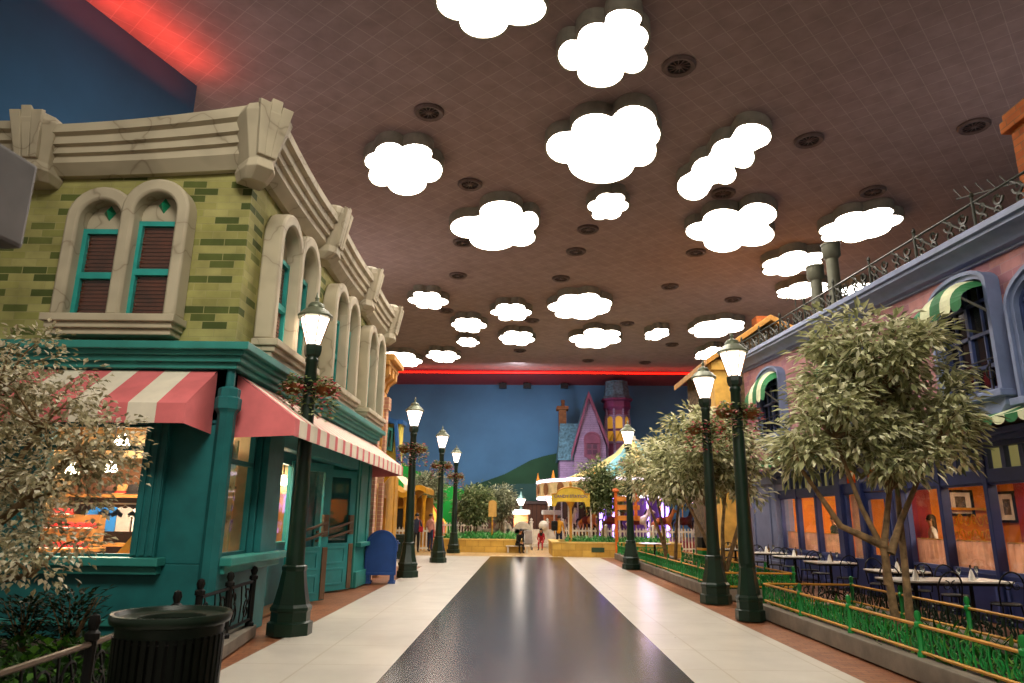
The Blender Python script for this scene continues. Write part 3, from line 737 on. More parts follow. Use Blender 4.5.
# ------------------------------------------------------------------ street lamps
lamp_glass = E('lamp glass glow', 'ffe6d2', 4.5)
cap_metal = M('lamp roof metal', '6f7560', .4, .3)
def make_lamp():
    t = thing('street_lamp', 'x', 'street lamp', group='green street lamps along the street')
    MB().lathe([(.31, 0), (.31, .16), (.27, .18), (.27, .30), (.285, .32), (.285, .36), (.25, .40), (.20, .62), (.165, .84), (.175, .86), (.175, .90), (.15, .92)], n=8, rot=PI/8).build('base', lamp_green, t, smooth=25)
    MB().lathe([(.135, .9), (.12, 1.6), (.095, 3.4), (.085, 3.85), (.10, 3.87), (.10, 3.91), (.08, 3.95)], n=12).build('pole', lamp_green, t, smooth=40)
    MB().lathe([(.08, 3.93), (.12, 3.97), (.135, 4.04), (.135, 4.12), (.11, 4.14)], n=6).build('lantern_seat', lamp_green, t)
    MB().lathe([(.10, 4.14), (.225, 4.56), (.20, 4.58), (.09, 4.15)], n=6, cap=False).lathe([(.001, 4.15), (.09, 4.15), (.19, 4.55), (.001, 4.56)], n=6).build('lantern_glass', lamp_glass, t)
    mb = MB()
    for k in range(6):
        a = 2*PI*k/6; mb.tube([(.105*math.cos(a), .105*math.sin(a), 4.13), (.233*math.cos(a), .233*math.sin(a), 4.57)], .011, 4)
    mb.build('lantern_ribs', M('rib metal', '6e5240', .4, .4), t)
    MB().lathe([(.19, 4.55), (.27, 4.56), (.275, 4.59), (.19, 4.68), (.13, 4.72), (.13, 4.75), (.10, 4.80), (.03, 4.83), (.025, 4.86), (.035, 4.885), (.02, 4.91), (.008, 4.97), (.001, 4.99)], n=12).build('lantern_roof', cap_metal, t, smooth=35)
    return t
LAMPS = [(-3.13, 10.41, 'dark green street lamp nearest on the left, in front of the teal shopfront'), (-2.95, 20.14, 'dark green street lamp beside the blue mailbox'),
 (-2.80, 26.6, 'dark green street lamp third along the left side, beyond the mailbox lamp'), (-2.85, 33.7, 'dark green street lamp farthest on the left, by the yellow planter wall'),
 (3.93, 12.45, 'dark green street lamp nearest on the right, at the gap between the two fenced beds'), (4.03, 14.87, 'dark green street lamp at the near end of the far fenced bed on the right'), (3.88, 24.47, 'dark green street lamp with its head among the far right trees')]
L0 = make_lamp(); Lt = PARENTS(L0)
foliage_m = leaf_mat('basket leaves', [(0, '39482a'), (.5, '74864e'), (1, 'c0c69a')])
flower_m = leaf_mat('basket flowers', [(0, 'a52a38'), (.4, 'd65c70'), (.7, 'eda6a0'), (1, 'eed8c4')])
coir = M('coir basket', '7a4a22', .9, bump=.5)
def make_basket(seed):
    t = thing('flower_basket', 'x', 'flower basket', group='flower baskets on the lamp posts'); rr = random.Random(seed)
    for s_ in (-1, 1):
        b = MB().lathe([(.001, -.15), (.08, -.14), (.14, -.08), (.165, 0), (.15, 0), (.12, -.06), (.001, -.11)], (s_*.24, -.02, .08), 14).build('bowl', coir, t, smooth=50)
    MB().tube([(-.26, 0, .10), (0, 0, .12), (.26, 0, .10)], .014, 5).lathe([(.1, .05), (.12, .05), (.12, .12), (.1, .12)], n=12, cap=False).build('bracket', black_iron, t)
    fo = MB(); fl = MB()
    for i in range(680):
        s_ = rr.choice((-1, 1)); a = rr.uniform(0, 2*PI); q = rr.random()**.5
        p = Vector((s_*.22 + .2*q*math.cos(a), .2*q*math.sin(a) - .02, .08 + .2*(1 - q)*rr.random() - (.55*rr.random()**1.6 if q > .5 else 0)))
        if rr.random() < .2: p = Vector((rr.uniform(-.28, .28), rr.choice((-1, 1))*rr.uniform(.11, .2), rr.uniform(-.25, .2)))
        d = Vector((math.cos(a), math.sin(a), rr.uniform(-.7, .6)))
        (fl if rr.random() < .24 else fo).leaf(p, d, Vector((0, 0, 1)), rr.uniform(.06, .11), rr.uniform(.05, .07))
    fo.build('basket_foliage', foliage_m, t, recalc=False); fl.build('blossoms', flower_m, t, recalc=False); return t
BASK = ['flower basket with brown bowls hung on the nearest left street lamp', 'flower basket on the street lamp beside the mailbox', 'flower basket on the third street lamp along the left side', 'flower basket on the farthest left street lamp',
        'flower basket with red blossoms on the nearest right street lamp', 'flower basket with trailing red blossoms on the second right street lamp', 'flower basket among the leaves on the far right street lamp']
B0 = make_basket(4); B1 = make_basket(9); t0, t1 = PARENTS(B0), PARENTS(B1)
for i, (x, y, l) in enumerate(LAMPS):
    o = L0 if i == 0 else dup(L0, tree=Lt); o.location = (x, y, 0); o['label'] = l; o.rotation_euler.z = .2*i
    b = (B0 if i == 0 else B1 if i == 1 else dup(B1 if i % 2 else B0, tree=t1 if i % 2 else t0))
    b.location = (x, y, 3.42); b.rotation_euler.z = (0.25, .1, .5, -.3, .15, -.2, .4)[i]; b['label'] = BASK[i]
    if i == 4:
        for q in kids(o):
            if q.name.startswith('base'): q.scale = (.78, .78, 1)

# ------------------------------------------------------------------ mailbox
mail_blue = M('mailbox blue', '1a4688', .4, var=.08)
mbx = thing('mailbox', 'blue rounded collection mailbox on four feet beside the left lamp post', 'mailbox', (-3.36, 18.35, 0), rz=R(8))
bo = MB(); o_ = arch(-.37, .37, .22, .88, n=18, rise=.38)
bo.prism(o_, -.30, .30, T=lambda u, v, w: (u, w, v)); bo.build('body', mail_blue, mbx, smooth=30, bevel=.02)
MB().ring(arch(-.385, .385, .20, .88, n=18, rise=.395), arch(-.33, .33, .26, .88, n=18, rise=.34), -.325, -.295, T=lambda u, v, w: (u, w, v)).build('front_rim', mail_blue, mbx, bevel=.008)
for x in (-.29, .29):
    for y in (-.23, .23): MB().bevbox(x - .05, x + .05, y - .05, y + .05, .03, .26, .01).bevbox(x - .09, x + .09, y - .08, y + .08, 0, .04, .012).build('foot', mail_blue, mbx)
MB().bevbox(.37, .40, -.22, .22, .75, 1.02, .01).tube([(.41, -.15, .95), (.44, -.15, .95), (.44, .15, .95), (.41, .15, .95)], .014, 5).build('mail_slot', mail_blue, mbx)
lab(MB().box(.371, .376, -.2, .2, .34, .68).build('notice', M('white notice', 'c9cdd6', .5), mbx), 'white notice on the side')

# ------------------------------------------------------------------ trash can
can_m = M('trash can paint', '0e120d', .4, var=.2, spec=.2)
tc = thing('trash_can', 'dark green slatted round trash can with a wide open rim in the near left corner', 'trash can', (-2.0, 4.35, 0)); tc.scale = (.86, .86, 1)
MB().lathe([(.001, .03), (.27, .03), (.29, .10), (.305, .9), (.29, .9), (.275, .11), (.001, .08)], n=40).build('liner', M('can liner', '0c0d0a', .5), tc, smooth=40)
mb = MB()
for k in range(40):
    a = 2*PI*k/40; c_, s_ = math.cos(a), math.sin(a)
    T = lambda u, v, w, c_=c_, s_=s_: (c_*(.312 + v*.022 + w) - s_*u, s_*(.312 + v*.022 + w) + c_*u, v)
    mb.prism(rect(-.017, .017, .06, .93), 0, .014, T=T)
mb.build('slats', can_m, tc)
MB().lathe([(.215, .99), (.22, 1.015), (.235, 1.02), (.34, 1.022), (.355, 1.045), (.375, 1.045), (.385, 1.025), (.375, .995), (.34, .98), (.335, .93), (.32, .93), (.30, .98), (.215, .99)], n=48, cap=False).build('rim', M('trash can rim paint', '1c2a20', .35, var=.1, spec=.3), tc, smooth=50)
MB().lathe([(.30, .06), (.335, .06), (.335, .0), (.29, 0)], n=40).build('base_ring', can_m, tc)

# ------------------------------------------------------------------ fences
def fence(name, label, pts, post_h, z0, zr, post_m, rail_m, scroll_m, seg, group, ball=True, pr=.03, rr_=.02, pick=False):
    t = thing(name, label, 'fence', (pts[0][0], pts[0][1], z0), group=group); o0 = t.location.copy()
    V = [Vector((x, y, z0)) for x, y in pts]
    posts = [V[0]]; bays = []
    for a, b in zip(V[:-1], V[1:]):
        n = max(1, round((b - a).length/seg))
        for i in range(n): bays.append((a.lerp(b, i/n), a.lerp(b, (i+1)/n))); posts.append(a.lerp(b, (i+1)/n))
    proto = MB().lathe([(pr*1.5, 0), (pr*1.5, .05), (pr, .07), (pr, post_h - .08), (pr*1.45, post_h - .07), (pr*1.45, post_h - .03), (pr*.8, post_h - .01), (pr*1.25, post_h + .04), (pr*.9, post_h + .085), (.002, post_h + .1)], n=8)
    me = None
    for p in posts:
        if me is None: q = proto.build('post', post_m, t, smooth=40); me = q.data
        else: q = bpy.data.objects.new('post', me); COL.objects.link(q); q.parent = t
        q.location = p - o0
    for a, b in bays:
        d = b - a; L = d.length; d.normalize()
        T = lambda u, v, w, a=a, d=d: tuple(a + d*u + Vector((0, 0, v)) - o0)
        for z in zr: MB().tube([(0, z, 0), (L, z, 0)], rr_, 6, T=T).build('rail', rail_m, t)
        mb = MB(); lo, hi = zr[0], zr[-1]; H = hi - lo; r = H*.27
        n = max(2, round(L/(H*.85))); s_ = L/n
        for k in range(n):
            u = s_*(k + .5); f = 1 if k % 2 else -1
            for (cz, a0, sg) in ((lo + H*.68, -PI/2, f), (lo + H*.30, PI/2, f)):
                mb.tube([(x, z, 0) for x, z in scroll(u + f*r*.15, cz, r*1.02, a0, .95, 11, sg, .25)], .011, 4, T=T, cap=False)
            mb.tube([(u - s_/2, lo, 0), (u - s_*.40, lo + H*.5, 0), (u - s_/2, hi, 0)], .010, 4, T=T, cap=False)
            mb.tube([(u - s_*.2, lo, 0), (u + s_*.1, lo + H*.5, 0), (u - s_*.2, hi, 0)], .009, 4, T=T, cap=False)
        mb.build('scroll_panel', scroll_m, t)
    return t
kerb_m = M('kerb concrete', '7d7568', .8, var=.15, bump=.2)
soil = M('bed soil', '2b2418', .95, var=.4, scale=8, bump=.8)
bed_green = leaf_mat('bed leaves', [(0, '12330f'), (.4, '1f5a1c'), (.8, '4a8a30'), (1, '8aa858')])
def bed(n, poly, h, inset=.16):
    S('kerb_%d' % n, MB().ring(poly, [(x*(1) , y) for x, y in inset_poly(poly, inset)], 0, h), kerb_m, bevel=.01)
    S('ground_bed_%d' % n, MB().prism(inset_poly(poly, inset*.9), -.01, h - .06), soil)
def inset_poly(p, d):
    c = Vector((sum(x for x, y in p)/len(p), sum(y for x, y in p)/len(p))); n = len(p); out = []
    for i in range(n):
        a, b, c_ = Vector(p[i-1]), Vector(p[i]), Vector(p[(i+1) % n])
        n1 = Vector((-(b - a).y, (b - a).x)).normalized(); n2 = Vector((-(c_ - b).y, (c_ - b).x)).normalized()
        m = (n1 + n2); m = m / max(.2, m.length_squared) * 2
        out.append(tuple(b + m*d))
    return out
def ground_cover(name, label, poly_pt, n, z, h, m, L=(.12, .3), W=.035, seed=1):
    rr = random.Random(seed); mb = MB()
    for i in range(n):
        x, y = poly_pt(rr); a = rr.uniform(0, 2*PI); tilt = rr.uniform(.3, 1.5)
        mb.leaf(Vector((x, y, z + rr.random()**2*h*.7)), Vector((math.cos(a), math.sin(a), tilt)), Vector((0, 0, 1)), rr.uniform(*L), W*rr.uniform(.7, 1.6))
    return tag(mb.build(name, m, recalc=False), label, 'plants', kind='stuff')
# beds on the right (counter-clockwise outlines)
bed(1, [(4.2, 3.0), (6.0, 3.0), (6.0, 13.0), (4.2, 13.0)], .22)
bed(2, [(4.15, 15.3), (5.95, 15.3), (5.95, 25.6), (4.15, 25.6)], .22)
bed(3, [(4.15, 28.2), (6.2, 28.2), (6.2, 30.6), (4.15, 30.6)], .22)
GF = 'green and ochre bed fences'
fence('bed_fence', 'green scrollwork fence with ochre rails along the near right bed, street side', [(4.33, 3.2), (4.33, 12.88)], .38, .21, (.06, .33), green_paint, gold_paint, green_paint, 1.75, GF)
fence('bed_fence', 'dark scrollwork fence with ochre rails behind the near tree, terrace side', [(5.86, 3.2), (5.86, 12.88), (4.33, 12.88)], .38, .21, (.06, .33), green_paint, gold_paint, lamp_green, 1.75, GF)
fence('bed_fence', 'green scrollwork fence with ochre rails along the far right bed, street side', [(4.28, 15.4), (4.28, 25.5)], .38, .21, (.06, .33), green_paint, gold_paint, green_paint, 1.7, GF)
fence('bed_fence', 'green scrollwork fence with ochre rails behind the far right trees', [(4.28, 15.4), (5.82, 15.4), (5.82, 25.5)], .38, .21, (.06, .33), green_paint, gold_paint, green_paint, 1.7, GF)
fence('bed_fence', 'short green fence round the small bed at the end of the right path', [(5.9, 28.4), (4.3, 28.4), (4.3, 30.5)], .38, .21, (.06, .33), green_paint, green_paint, green_paint, 1.0, GF)
ground_cover('bed_plants', 'leafy green ground plants inside the near right fence', lambda r: (r.uniform(4.4, 5.8), r.uniform(4.5, 12.8)), 1300, .12, .16, bed_green, seed=2)
ground_cover('bed_plants', 'leafy green ground plants inside the far right fence', lambda r: (r.uniform(4.35, 5.75), r.uniform(15.5, 25.4)), 1100, .12, .16, bed_green, seed=3)
ground_cover('bed_plants', 'leafy green plants in the small bed at the end of the right path', lambda r: (r.uniform(4.4, 5.9), r.uniform(28.5, 30.4)), 700, .16, .2, bed_green, seed=4)
# bed on the left
bed(4, [(-9, 2.5), (-2.66, 2.5), (-2.80, 5.2), (-3.30, 8.5), (-3.52, 10.2), (-3.68, 10.2), (-3.72, 8.9), (-9, 8.85)], .15, .14)
fence('iron_fence', 'black iron scrollwork fence in the near left corner, left of the trash can', [(-2.80, 2.9), (-2.93, 5.2), (-3.10, 6.8)], .68, .14, (.10, .58), black_iron, bronze, black_iron, 1.25, 'black iron fences', pr=.035)
fence('iron_fence', 'black iron fence with ball posts between the trash can and the street lamp', [(-3.43, 8.05), (-3.50, 9.05), (-3.57, 10.05)], .68, .14, (.10, .58), black_iron, black_iron, black_iron, 1.0, 'black iron fences', pr=.04)
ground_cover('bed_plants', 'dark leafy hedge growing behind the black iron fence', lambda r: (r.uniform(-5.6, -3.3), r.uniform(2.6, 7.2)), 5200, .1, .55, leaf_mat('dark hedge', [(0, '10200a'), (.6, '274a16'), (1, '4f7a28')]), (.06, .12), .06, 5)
def shrub(x, y, h, label):
    t = thing('shrub', label, 'shrub', (x, y, .09), group='dark shrubs under the shop window'); rr = random.Random(int(x*100)); mb = MB()
    st = MB()
    for k in range(7):
        a = rr.uniform(0, 2*PI); st.tube([(0, 0, 0), (.12*math.cos(a), .12*math.sin(a), h*.5), (.25*math.cos(a), .25*math.sin(a), h*.9)], [.012, .009, .005], 4)
    for i in range(420):
        a = rr.uniform(0, 2*PI); q = rr.random()
        mb.leaf(Vector((.32*q*math.cos(a), .32*q*math.sin(a), h*rr.uniform(.2, 1))), Vector((math.cos(a), math.sin(a), rr.uniform(-.2, .9))), Vector((0, 0, 1)), rr.uniform(.07, .13), .04)
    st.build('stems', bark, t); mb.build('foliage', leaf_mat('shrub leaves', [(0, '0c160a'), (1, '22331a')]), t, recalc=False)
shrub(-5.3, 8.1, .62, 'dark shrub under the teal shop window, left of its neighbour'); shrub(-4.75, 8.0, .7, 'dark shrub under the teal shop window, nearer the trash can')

# ------------------------------------------------------------------ trees
def tree(name, label, base, stems, crowns, ncl, nleaf, L, W, lm, seed, group, spread=.3, bm_=None, tr=.06, shell=.45):
    rr = random.Random(seed); t = thing(name, label, 'tree', base, group=group); b = Vector(base)
    tr_ = MB(); pts = []
    for s_ in stems:
        p = [Vector(q) - b for q in s_]; n = len(p)
        tr_.tube([q[:] for q in p], [tr*(1 - .62*i/(n-1)) for i in range(n)], 7)
        pts += p[1:]
    lv = MB(); tot = sum(c[1][0]*c[1][1]*c[1][2] for c in crowns)
    for c, r in crowns:
        c = Vector(c) - b
        for i in range(int(ncl*r[0]*r[1]*r[2]/tot)):
            v = Vector((rr.gauss(0, 1), rr.gauss(0, 1), rr.gauss(0, 1))).normalized() * (rr.random()**shell)
            p = c + Vector((v.x*r[0], v.y*r[1], v.z*r[2]))
            if i % 2 == 0:
                q = min(pts, key=lambda z: (z - p).length); mid = q.lerp(p, .55) + Vector((0, 0, .08))
                tr_.tube([q[:], mid[:], p[:]], [tr*.28, tr*.17, tr*.07], 4)
            out = Vector((v.x, v.y, v.z*.4 + .1))
            for k in range(nleaf):
                o_ = Vector((rr.gauss(0, 1), rr.gauss(0, 1), rr.gauss(0, .7)))
                q = p + o_*spread*.5
                d = o_.normalized()*.8 + out*.7 + Vector((0, 0, -.45 + rr.uniform(-.2, .2)))
                lv.leaf(q, d, Vector((rr.gauss(0, .25), rr.gauss(0, .25), 1)), L*rr.uniform(.7, 1.25), W*rr.uniform(.7, 1.2))
    tr_.build('trunk', bm_ or bark, t, smooth=60); lv.build('crown', lm, t, recalc=False); return t
olive = leaf_mat('olive cream leaves', [(0, '5a5f40'), (.3, '979a6e'), (.65, 'c8c89c'), (1, 'f0eed4')])
blossom = leaf_mat('pale blossom leaves', [(0, '6e6a4c'), (.35, 'b0a884'), (.7, 'd8cfb0'), (1, 'f4eedc')])
TG = 'pale leaved trees in the right beds'
tree('pale_leaf_tree', 'pale leaved multi-stemmed tree nearest on the right, growing inside the near fence', (5.0, 9.8, .15),
  [[(5.0, 9.8, .15), (4.97, 9.8, .75), (4.88, 9.7, 1.25), (4.6, 9.6, 1.8), (4.3, 9.5, 2.7)], [(4.95, 9.8, .8), (4.95, 9.8, 1.3), (5.05, 9.7, 2.0), (5.0, 9.7, 3.3)],
   [(5.28, 10.0, .15), (5.30, 10.0, 1.0), (5.32, 10.0, 2.0), (5.3, 9.9, 3.4)], [(5.0, 9.75, 1.2), (5.2, 9.8, 1.6), (5.75, 9.8, 2.6)], [(4.9, 9.7, 1.3), (4.3, 9.6, 1.55), (3.8, 9.5, 2.3)]],
  [((5.05, 9.8, 3.85), (1.05, 1.0, .74)), ((4.35, 9.7, 3.0), (.80, .8, .65)), ((5.75, 9.8, 3.05), (.72, .8, .75)), ((5.0, 9.7, 2.6), (.65, .8, .5)), ((3.85, 9.6, 2.5), (.45, .5, .38))],
  235, 38, .17, .072, olive, 11, TG, .21, shell=.42)
tree('pale_leaf_tree', 'pale leaved tree right behind the second right lamp post in the far fenced bed', (4.75, 17.0, .15),
  [[(4.75, 17, .15), (4.7, 17, 1.2), (4.3, 17, 2.6)], [(4.8, 17, .15), (4.85, 17, 1.4), (5.1, 17, 3.2)], [(4.72, 17.1, .4), (4.4, 17, 1.3), (3.9, 17, 2.3)], [(4.85, 17, .4), (5.3, 17.1, 1.6), (5.6, 17, 2.6)]],
  [((4.6, 17, 3.2), (1.35, 1.2, .85)), ((5.3, 17, 2.6), (.9, .9, .6)), ((4.0, 16.9, 2.7), (.7, .8, .55)), ((4.5, 17, 3.9), (.8, .8, .45))], 190, 34, .19, .08, olive, 12, TG, .25)
tree('pale_leaf_tree', 'pale leaved tree farthest along the right fenced bed, hiding the carousel', (4.55, 21.8, .15),
  [[(4.5, 21.8, .15), (4.45, 21.8, 1.3), (4.2, 21.8, 2.7)], [(4.75, 21.8, .15), (4.85, 21.8, 1.5), (5.1, 21.8, 3.0)], [(4.55, 21.8, .5), (4.2, 21.8, 1.6), (3.9, 21.8, 2.4)]],
  [((4.45, 21.8, 3.1), (1.25, 1.2, .95)), ((5.2, 21.8, 2.7), (.9, .9, .6)), ((4.6, 21.8, 3.9), (.8, .8, .4))], 170, 32, .20, .085, olive, 13, TG, .27)
dark_leaf = leaf_mat('mid green leaves', [(0, '37442a'), (.45, '66774a'), (.8, '9aa672'), (1, 'cdd0a4')])
tree('small_leaf_tree', 'darker green tree in the yellow planter in front of the purple mansion', (3.95, 33.9, .5),
  [[(3.85, 33.9, .5), (3.85, 33.9, 1.6), (3.7, 33.9, 2.8)], [(4.1, 33.9, .5), (4.1, 33.9, 1.6), (4.4, 33.9, 2.8)]],
  [((4.05, 33.9, 3.0), (1.25, 1.1, .8)), ((3.9, 33.9, 3.75), (.75, .7, .5)), ((4.2, 33.9, 2.35), (1.0, .9, .4))], 150, 36, .20, .09, dark_leaf, 14, 'small trees of the plaza', .36)
grey_leaf = leaf_mat('grey green leaves', [(0, '50553f'), (.5, '8a8f70'), (1, 'ced0b4')])
for i, (px, py, y, w, h, l) in enumerate([(425, 488, 42, 1.15, 1.1, 'grey green tree between the second and third left lamp posts'), (474, 505, 37, 1.1, 1.15, 'round green tree just right of the last left lamp post'), (499, 504, 39.5, .95, 1.05, 'round pale green tree beside the small sign post')]):
    p = at(px, py, Y=y); z = p.z
    tree('small_leaf_tree', l, (p.x, y, .5 if i else 0), [[(p.x, y, .5 if i else 0), (p.x + .05, y, 1.3), (p.x - .2, y, z)], [(p.x + .1, y, .6), (p.x + .3, y, z + .1)]],
         [((p.x, y, z), (w, w, h*.72)), ((p.x + .1, y, z + .5), (w*.65, w*.65, h*.5)), ((p.x, y, z - .45), (w*.75, w*.75, h*.4))], 110, 34, .20, .10, grey_leaf if i != 1 else dark_leaf, 20 + i, 'small trees of the plaza', .36)
tree('blossom_tree', 'whitish blossoming tree at the left edge in front of the green brick building', (-5.0, 6.3, .09),
  [[(-5.0, 6.3, .09), (-4.85, 6.2, .8), (-4.55, 6.1, 1.5), (-4.1, 6.0, 2.3)], [(-4.9, 6.2, .5), (-4.7, 6.1, 1.6), (-4.6, 6.1, 2.6)], [(-5.0, 6.3, .2), (-5.2, 6.2, 1.5), (-5.1, 6.2, 2.8)], [(-4.7, 6.1, 1.2), (-4.1, 6.0, 1.7), (-3.7, 5.9, 2.1)], [(-4.8, 6.2, .8), (-4.3, 6.1, 1.05), (-3.95, 6, 1.1)]],
  [((-4.45, 6.1, 2.60), (.75, .7, .60)), ((-3.72, 6.0, 2.05), (.50, .6, .48)), ((-4.6, 6.1, 1.75), (.75, .7, .6)), ((-4.0, 6.0, 1.35), (.5, .5, .35)), ((-5.3, 6.2, 2.1), (.7, .7, .9))],
  270, 46, .060, .044, blossom, 30, 'blossom trees', .17, shell=.5, tr=.05)
# grey sign box at the left edge, on a post outside the frame
gsb = thing('sign_box', 'plain grey sign box jutting in at the upper left edge', 'sign', (-3.165, 3.1, .04))
MB().bevbox(-.75, .78, -.22, .12, 2.78, 3.22, .02).build('box', M('grey sign paint', '6d6a68', .6), gsb).rotation_euler.z = R(-6)
MB().lathe([(.06, 0), (.06, 3.0)], n=12).build('post', black_iron, gsb).location = (-.55, 0, 0)
# ------------------------------------------------------------------ pink brick restaurant on the right
RXF = 8.0
rb = thing('restaurant_building', 'pink brick restaurant with a blue shopfront and green striped awnings on the right', 'building', (11, 14, 0))
O = rb.location
def P(name, mb, m, par=None, **k): return mb.build(name, m, par or rb, off=O, **k)
SR = SIDE_R(RXF)
lav = M('lavender paint', '6e7c9c', .45, var=.08); lav_d = M('dusk lavender paint', '586a8a', .5, var=.1)
navy = M('navy shopfront paint', '222b55', .4, var=.12); navy_l = M('light navy paint', '3c4674', .45)
pink_brick = brick_mat('pink brick', 'b98784', '97697a', 'ad8a8e', .5, .17, bias=-.1, msize=.008, grime=.4, bump=.35)
lo = lambda y: 5.87 + .055*(y - 10); hi = lambda y: 6.37 + .053*(y - 10)
ye = 24.3
P('brick_wall', MB().prism([(3, 3.0), (ye, 3.0), (ye, hi(ye) - .05), (3, hi(3) - .05)], -.5, 0, T=SR), pink_brick)
P('roof', MB().add([(8.4, 3, 6.0), (16, 3, 6.0), (16, ye, 7.0), (8.4, ye, 7.0)], [(0, 1, 2, 3)]), M('roof felt', '504a44', .9))
mb = MB(); pr_ = [(0, 0), (.06, .02), (.06, .10), (.16, .16), (.20, .30), (.30, .46), (.40, .56), (.40, .68), (.46, .72), (.46, .92), (.40, 1.0), (0, 1.0)]
us = [3 + i*(ye - 3)/20 for i in range(21)]; n = len(pr_)
vs = [SR(u, lo(u) + v*(hi(u) - lo(u)), w) for u in us for w, v in pr_]
mb.add(vs, [(i*n + j, (i+1)*n + j, (i+1)*n + (j+1) % n, i*n + (j+1) % n) for i in range(20) for j in range(n)] + [tuple(range(n)), tuple(range(20*n, 21*n))])
P('cornice', mb, lav, smooth=30)
# roof railing
iron_g = M('weathered green iron', '2c2f22', .5)
rail = thing('roof_railing', 'wrought iron scroll railing along the roof edge of the pink restaurant', 'railing', (7.85, 14, 6.5)); o0 = rail.location
for z in (.06, .54): MB().tube([(7.85, u, hi(u) + z) for u in us], .026, 5).build('rail', iron_g, rail, off=o0)
for k in range(12):
    y = 4 + k*1.8
    q = MB().tube([(7.85, y, hi(y)), (7.85, y, hi(y) + .66)], .03, 6).lathe([(.002, .62), (.045, .66), (.03, .72), (.002, .76)], (7.85, y, hi(y)), 6); q.build('post', iron_g, rail, off=o0)
    if k < 11:
        s_ = MB(); T = lambda u, v, w: (7.85, u, hi(u) + v)
        for j in range(2):
            u0 = y + .12 + j*.88
            for f, c0 in ((1, .22), (-1, .66)):
                s_.tube([(a, b, 0) for a, b in scroll(u0 + c0*.9, .38, .13, PI if f > 0 else 0, 1.0, 10, f, .25)], .024, 4, T=T, cap=False)
                s_.tube([(a, b, 0) for a, b in scroll(u0 + c0*.9, .17, .10, 0 if f > 0 else PI, .9, 10, f, .3)], .022, 4, T=T, cap=False)
            s_.tube([(u0 + .05, .06, 0), (u0 + .4, .3, 0), (u0 + .75, .54, 0)], .022, 4, T=T)
        s_.build('scroll_panel', iron_g, rail, off=o0)
# upper windows
glass_dark = M('dark upper glass', '15161c', .12, spec=.6); frame_b = M('blue muntin paint', '37446e', .45)
green_cv = M('green canvas', '1f6b3a', .75); pale_cv = M('pale green canvas', 'cfd3ae', .8)
def barrel_awning(T, u0, u1, zt, zb, d, n, rise, first=0, lbl=None, parent=None):
    mb = MB(); s_ = (u1 - u0)/n; K = 7; um = (u0 + u1)/2; hw = (u1 - u0)/2
    top = lambda u: zt - rise*((u - um)/hw)**2
    for i in range(n):
        a, b = u0 + i*s_, u0 + (i+1)*s_
        for k in range(K):
            t0, t1 = k/K*PI/2, (k+1)/K*PI/2
            q = lambda u, t: (u, top(u) - (top(u) - zb)*(1 - math.cos(t))*.999, .02 + d*math.sin(t))
            mb.add([q(a, t0), q(b, t0), q(b, t1), q(a, t1)], [(0, 1, 2, 3)], (i + first) % 2, T)
        c = (a + b)/2; r = s_/2
        mb.add([(a, zb, d + .02)] + [(c - r*math.cos(PI*j/8), zb - .05 - r*.8*math.sin(PI*j/8), d + .02) for j in range(9)] + [(b, zb, d + .02)], [tuple(range(11))], (i + first) % 2, T)
    aw = mb.build('awning', [green_cv, pale_cv], parent or rb, off=O, recalc=False); lab(aw, lbl)
    ar = MB()
    for u in (u0 + .03, u1 - .03): ar.tube([(u, zb + .03, d), (u, zb - (zt - zb)*.55, .02)], .022, 6, T=T)
    ar.build('awning_arm', M('awning arm metal', '8a8a80', .4, .5), aw, off=O); return aw
def upper_window(u0, u1, z0, z1, rise, awn=None, apron=True):
    zs = z1 - rise; mb = MB()
    oi = lambda d: arch(u0 + d, u1 - d, z0 + (d if d > 0 else 0), zs, rise=max(.05, rise - d))
    mb.ring(oi(0), oi(.14), 0, .20, T=SR); mb.ring(oi(-.02), oi(.05), .20, .25, T=SR)
    su = P('window_surround', mb, lav, smooth=35)
    P('window_pane', MB().prism(oi(.1), .02, .04, T=SR), glass_dark, su)
    w = MB(); um = (u0 + u1)/2
    w.prism(rect(um - .035, um + .035, z0 + .1, z1 - .12), .03, .10, T=SR)
    for k in (1, 2, 3):
        z = z0 + (z1 - z0)*k/4; w.prism(rect(u0 + .12, u1 - .12, z - .03, z + .03), .03, .10, T=SR)
    for u in (um - (u1 - u0)*.22, um + (u1 - u0)*.22): w.prism(rect(u - .015, u + .015, z0 + .1, zs + .02), .03, .08, T=SR)
    w.ring(oi(.12), oi(.2), .03, .11, T=SR)
    P('window_frame', w, frame_b, su)
    g = MB()
    for k in range(4):
        u = u0 + .3 + k*(u1 - u0 - .6)/3
        g.tube([(a, b, .16) for a, b in scroll(u, z0 + .42, .15, PI/2, 1, 10, 1 if k % 2 else -1, .25)], .014, 4, T=SR, cap=False).tube([(u, z0 + .14, .16), (u, z0 + .62, .16)], .012, 4, T=SR)
    g.tube([(u0 + .14, z0 + .66, .16), (u1 - .14, z0 + .66, .16)], .014, 4, T=SR)
    P('window_grille', g, black_iron, su)
    if apron:
        a = MB(); c = (u0 + u1)/2; h = (u1 - u0)/2 + .05
        a.prism([(u0 - .05, z0), (u1 + .05, z0)] + [(c + h*math.cos(PI*i/10)*.98, z0 - .02 - .40*math.sin(PI*i/10)) for i in range(11)], 0, .22, T=SR)
        a.prism(rect(u0 - .1, u1 + .1, z0 - .02, z0 + .09), 0, .34, T=SR)
        P('window_sill', a, lav, su, bevel=.012)
    if awn: barrel_awning(SR, u0 + .06, u1 - .06, z1 - .10, awn[0], awn[1], 5, rise*.9, 0, awn[2])
upper_window(11.08, 12.72, 3.60, 5.86, .32, (5.22, .62, 'green and cream striped half-round awning over the nearest upper window'))
upper_window(8.2, 10.72, 3.40, 5.55, .6)
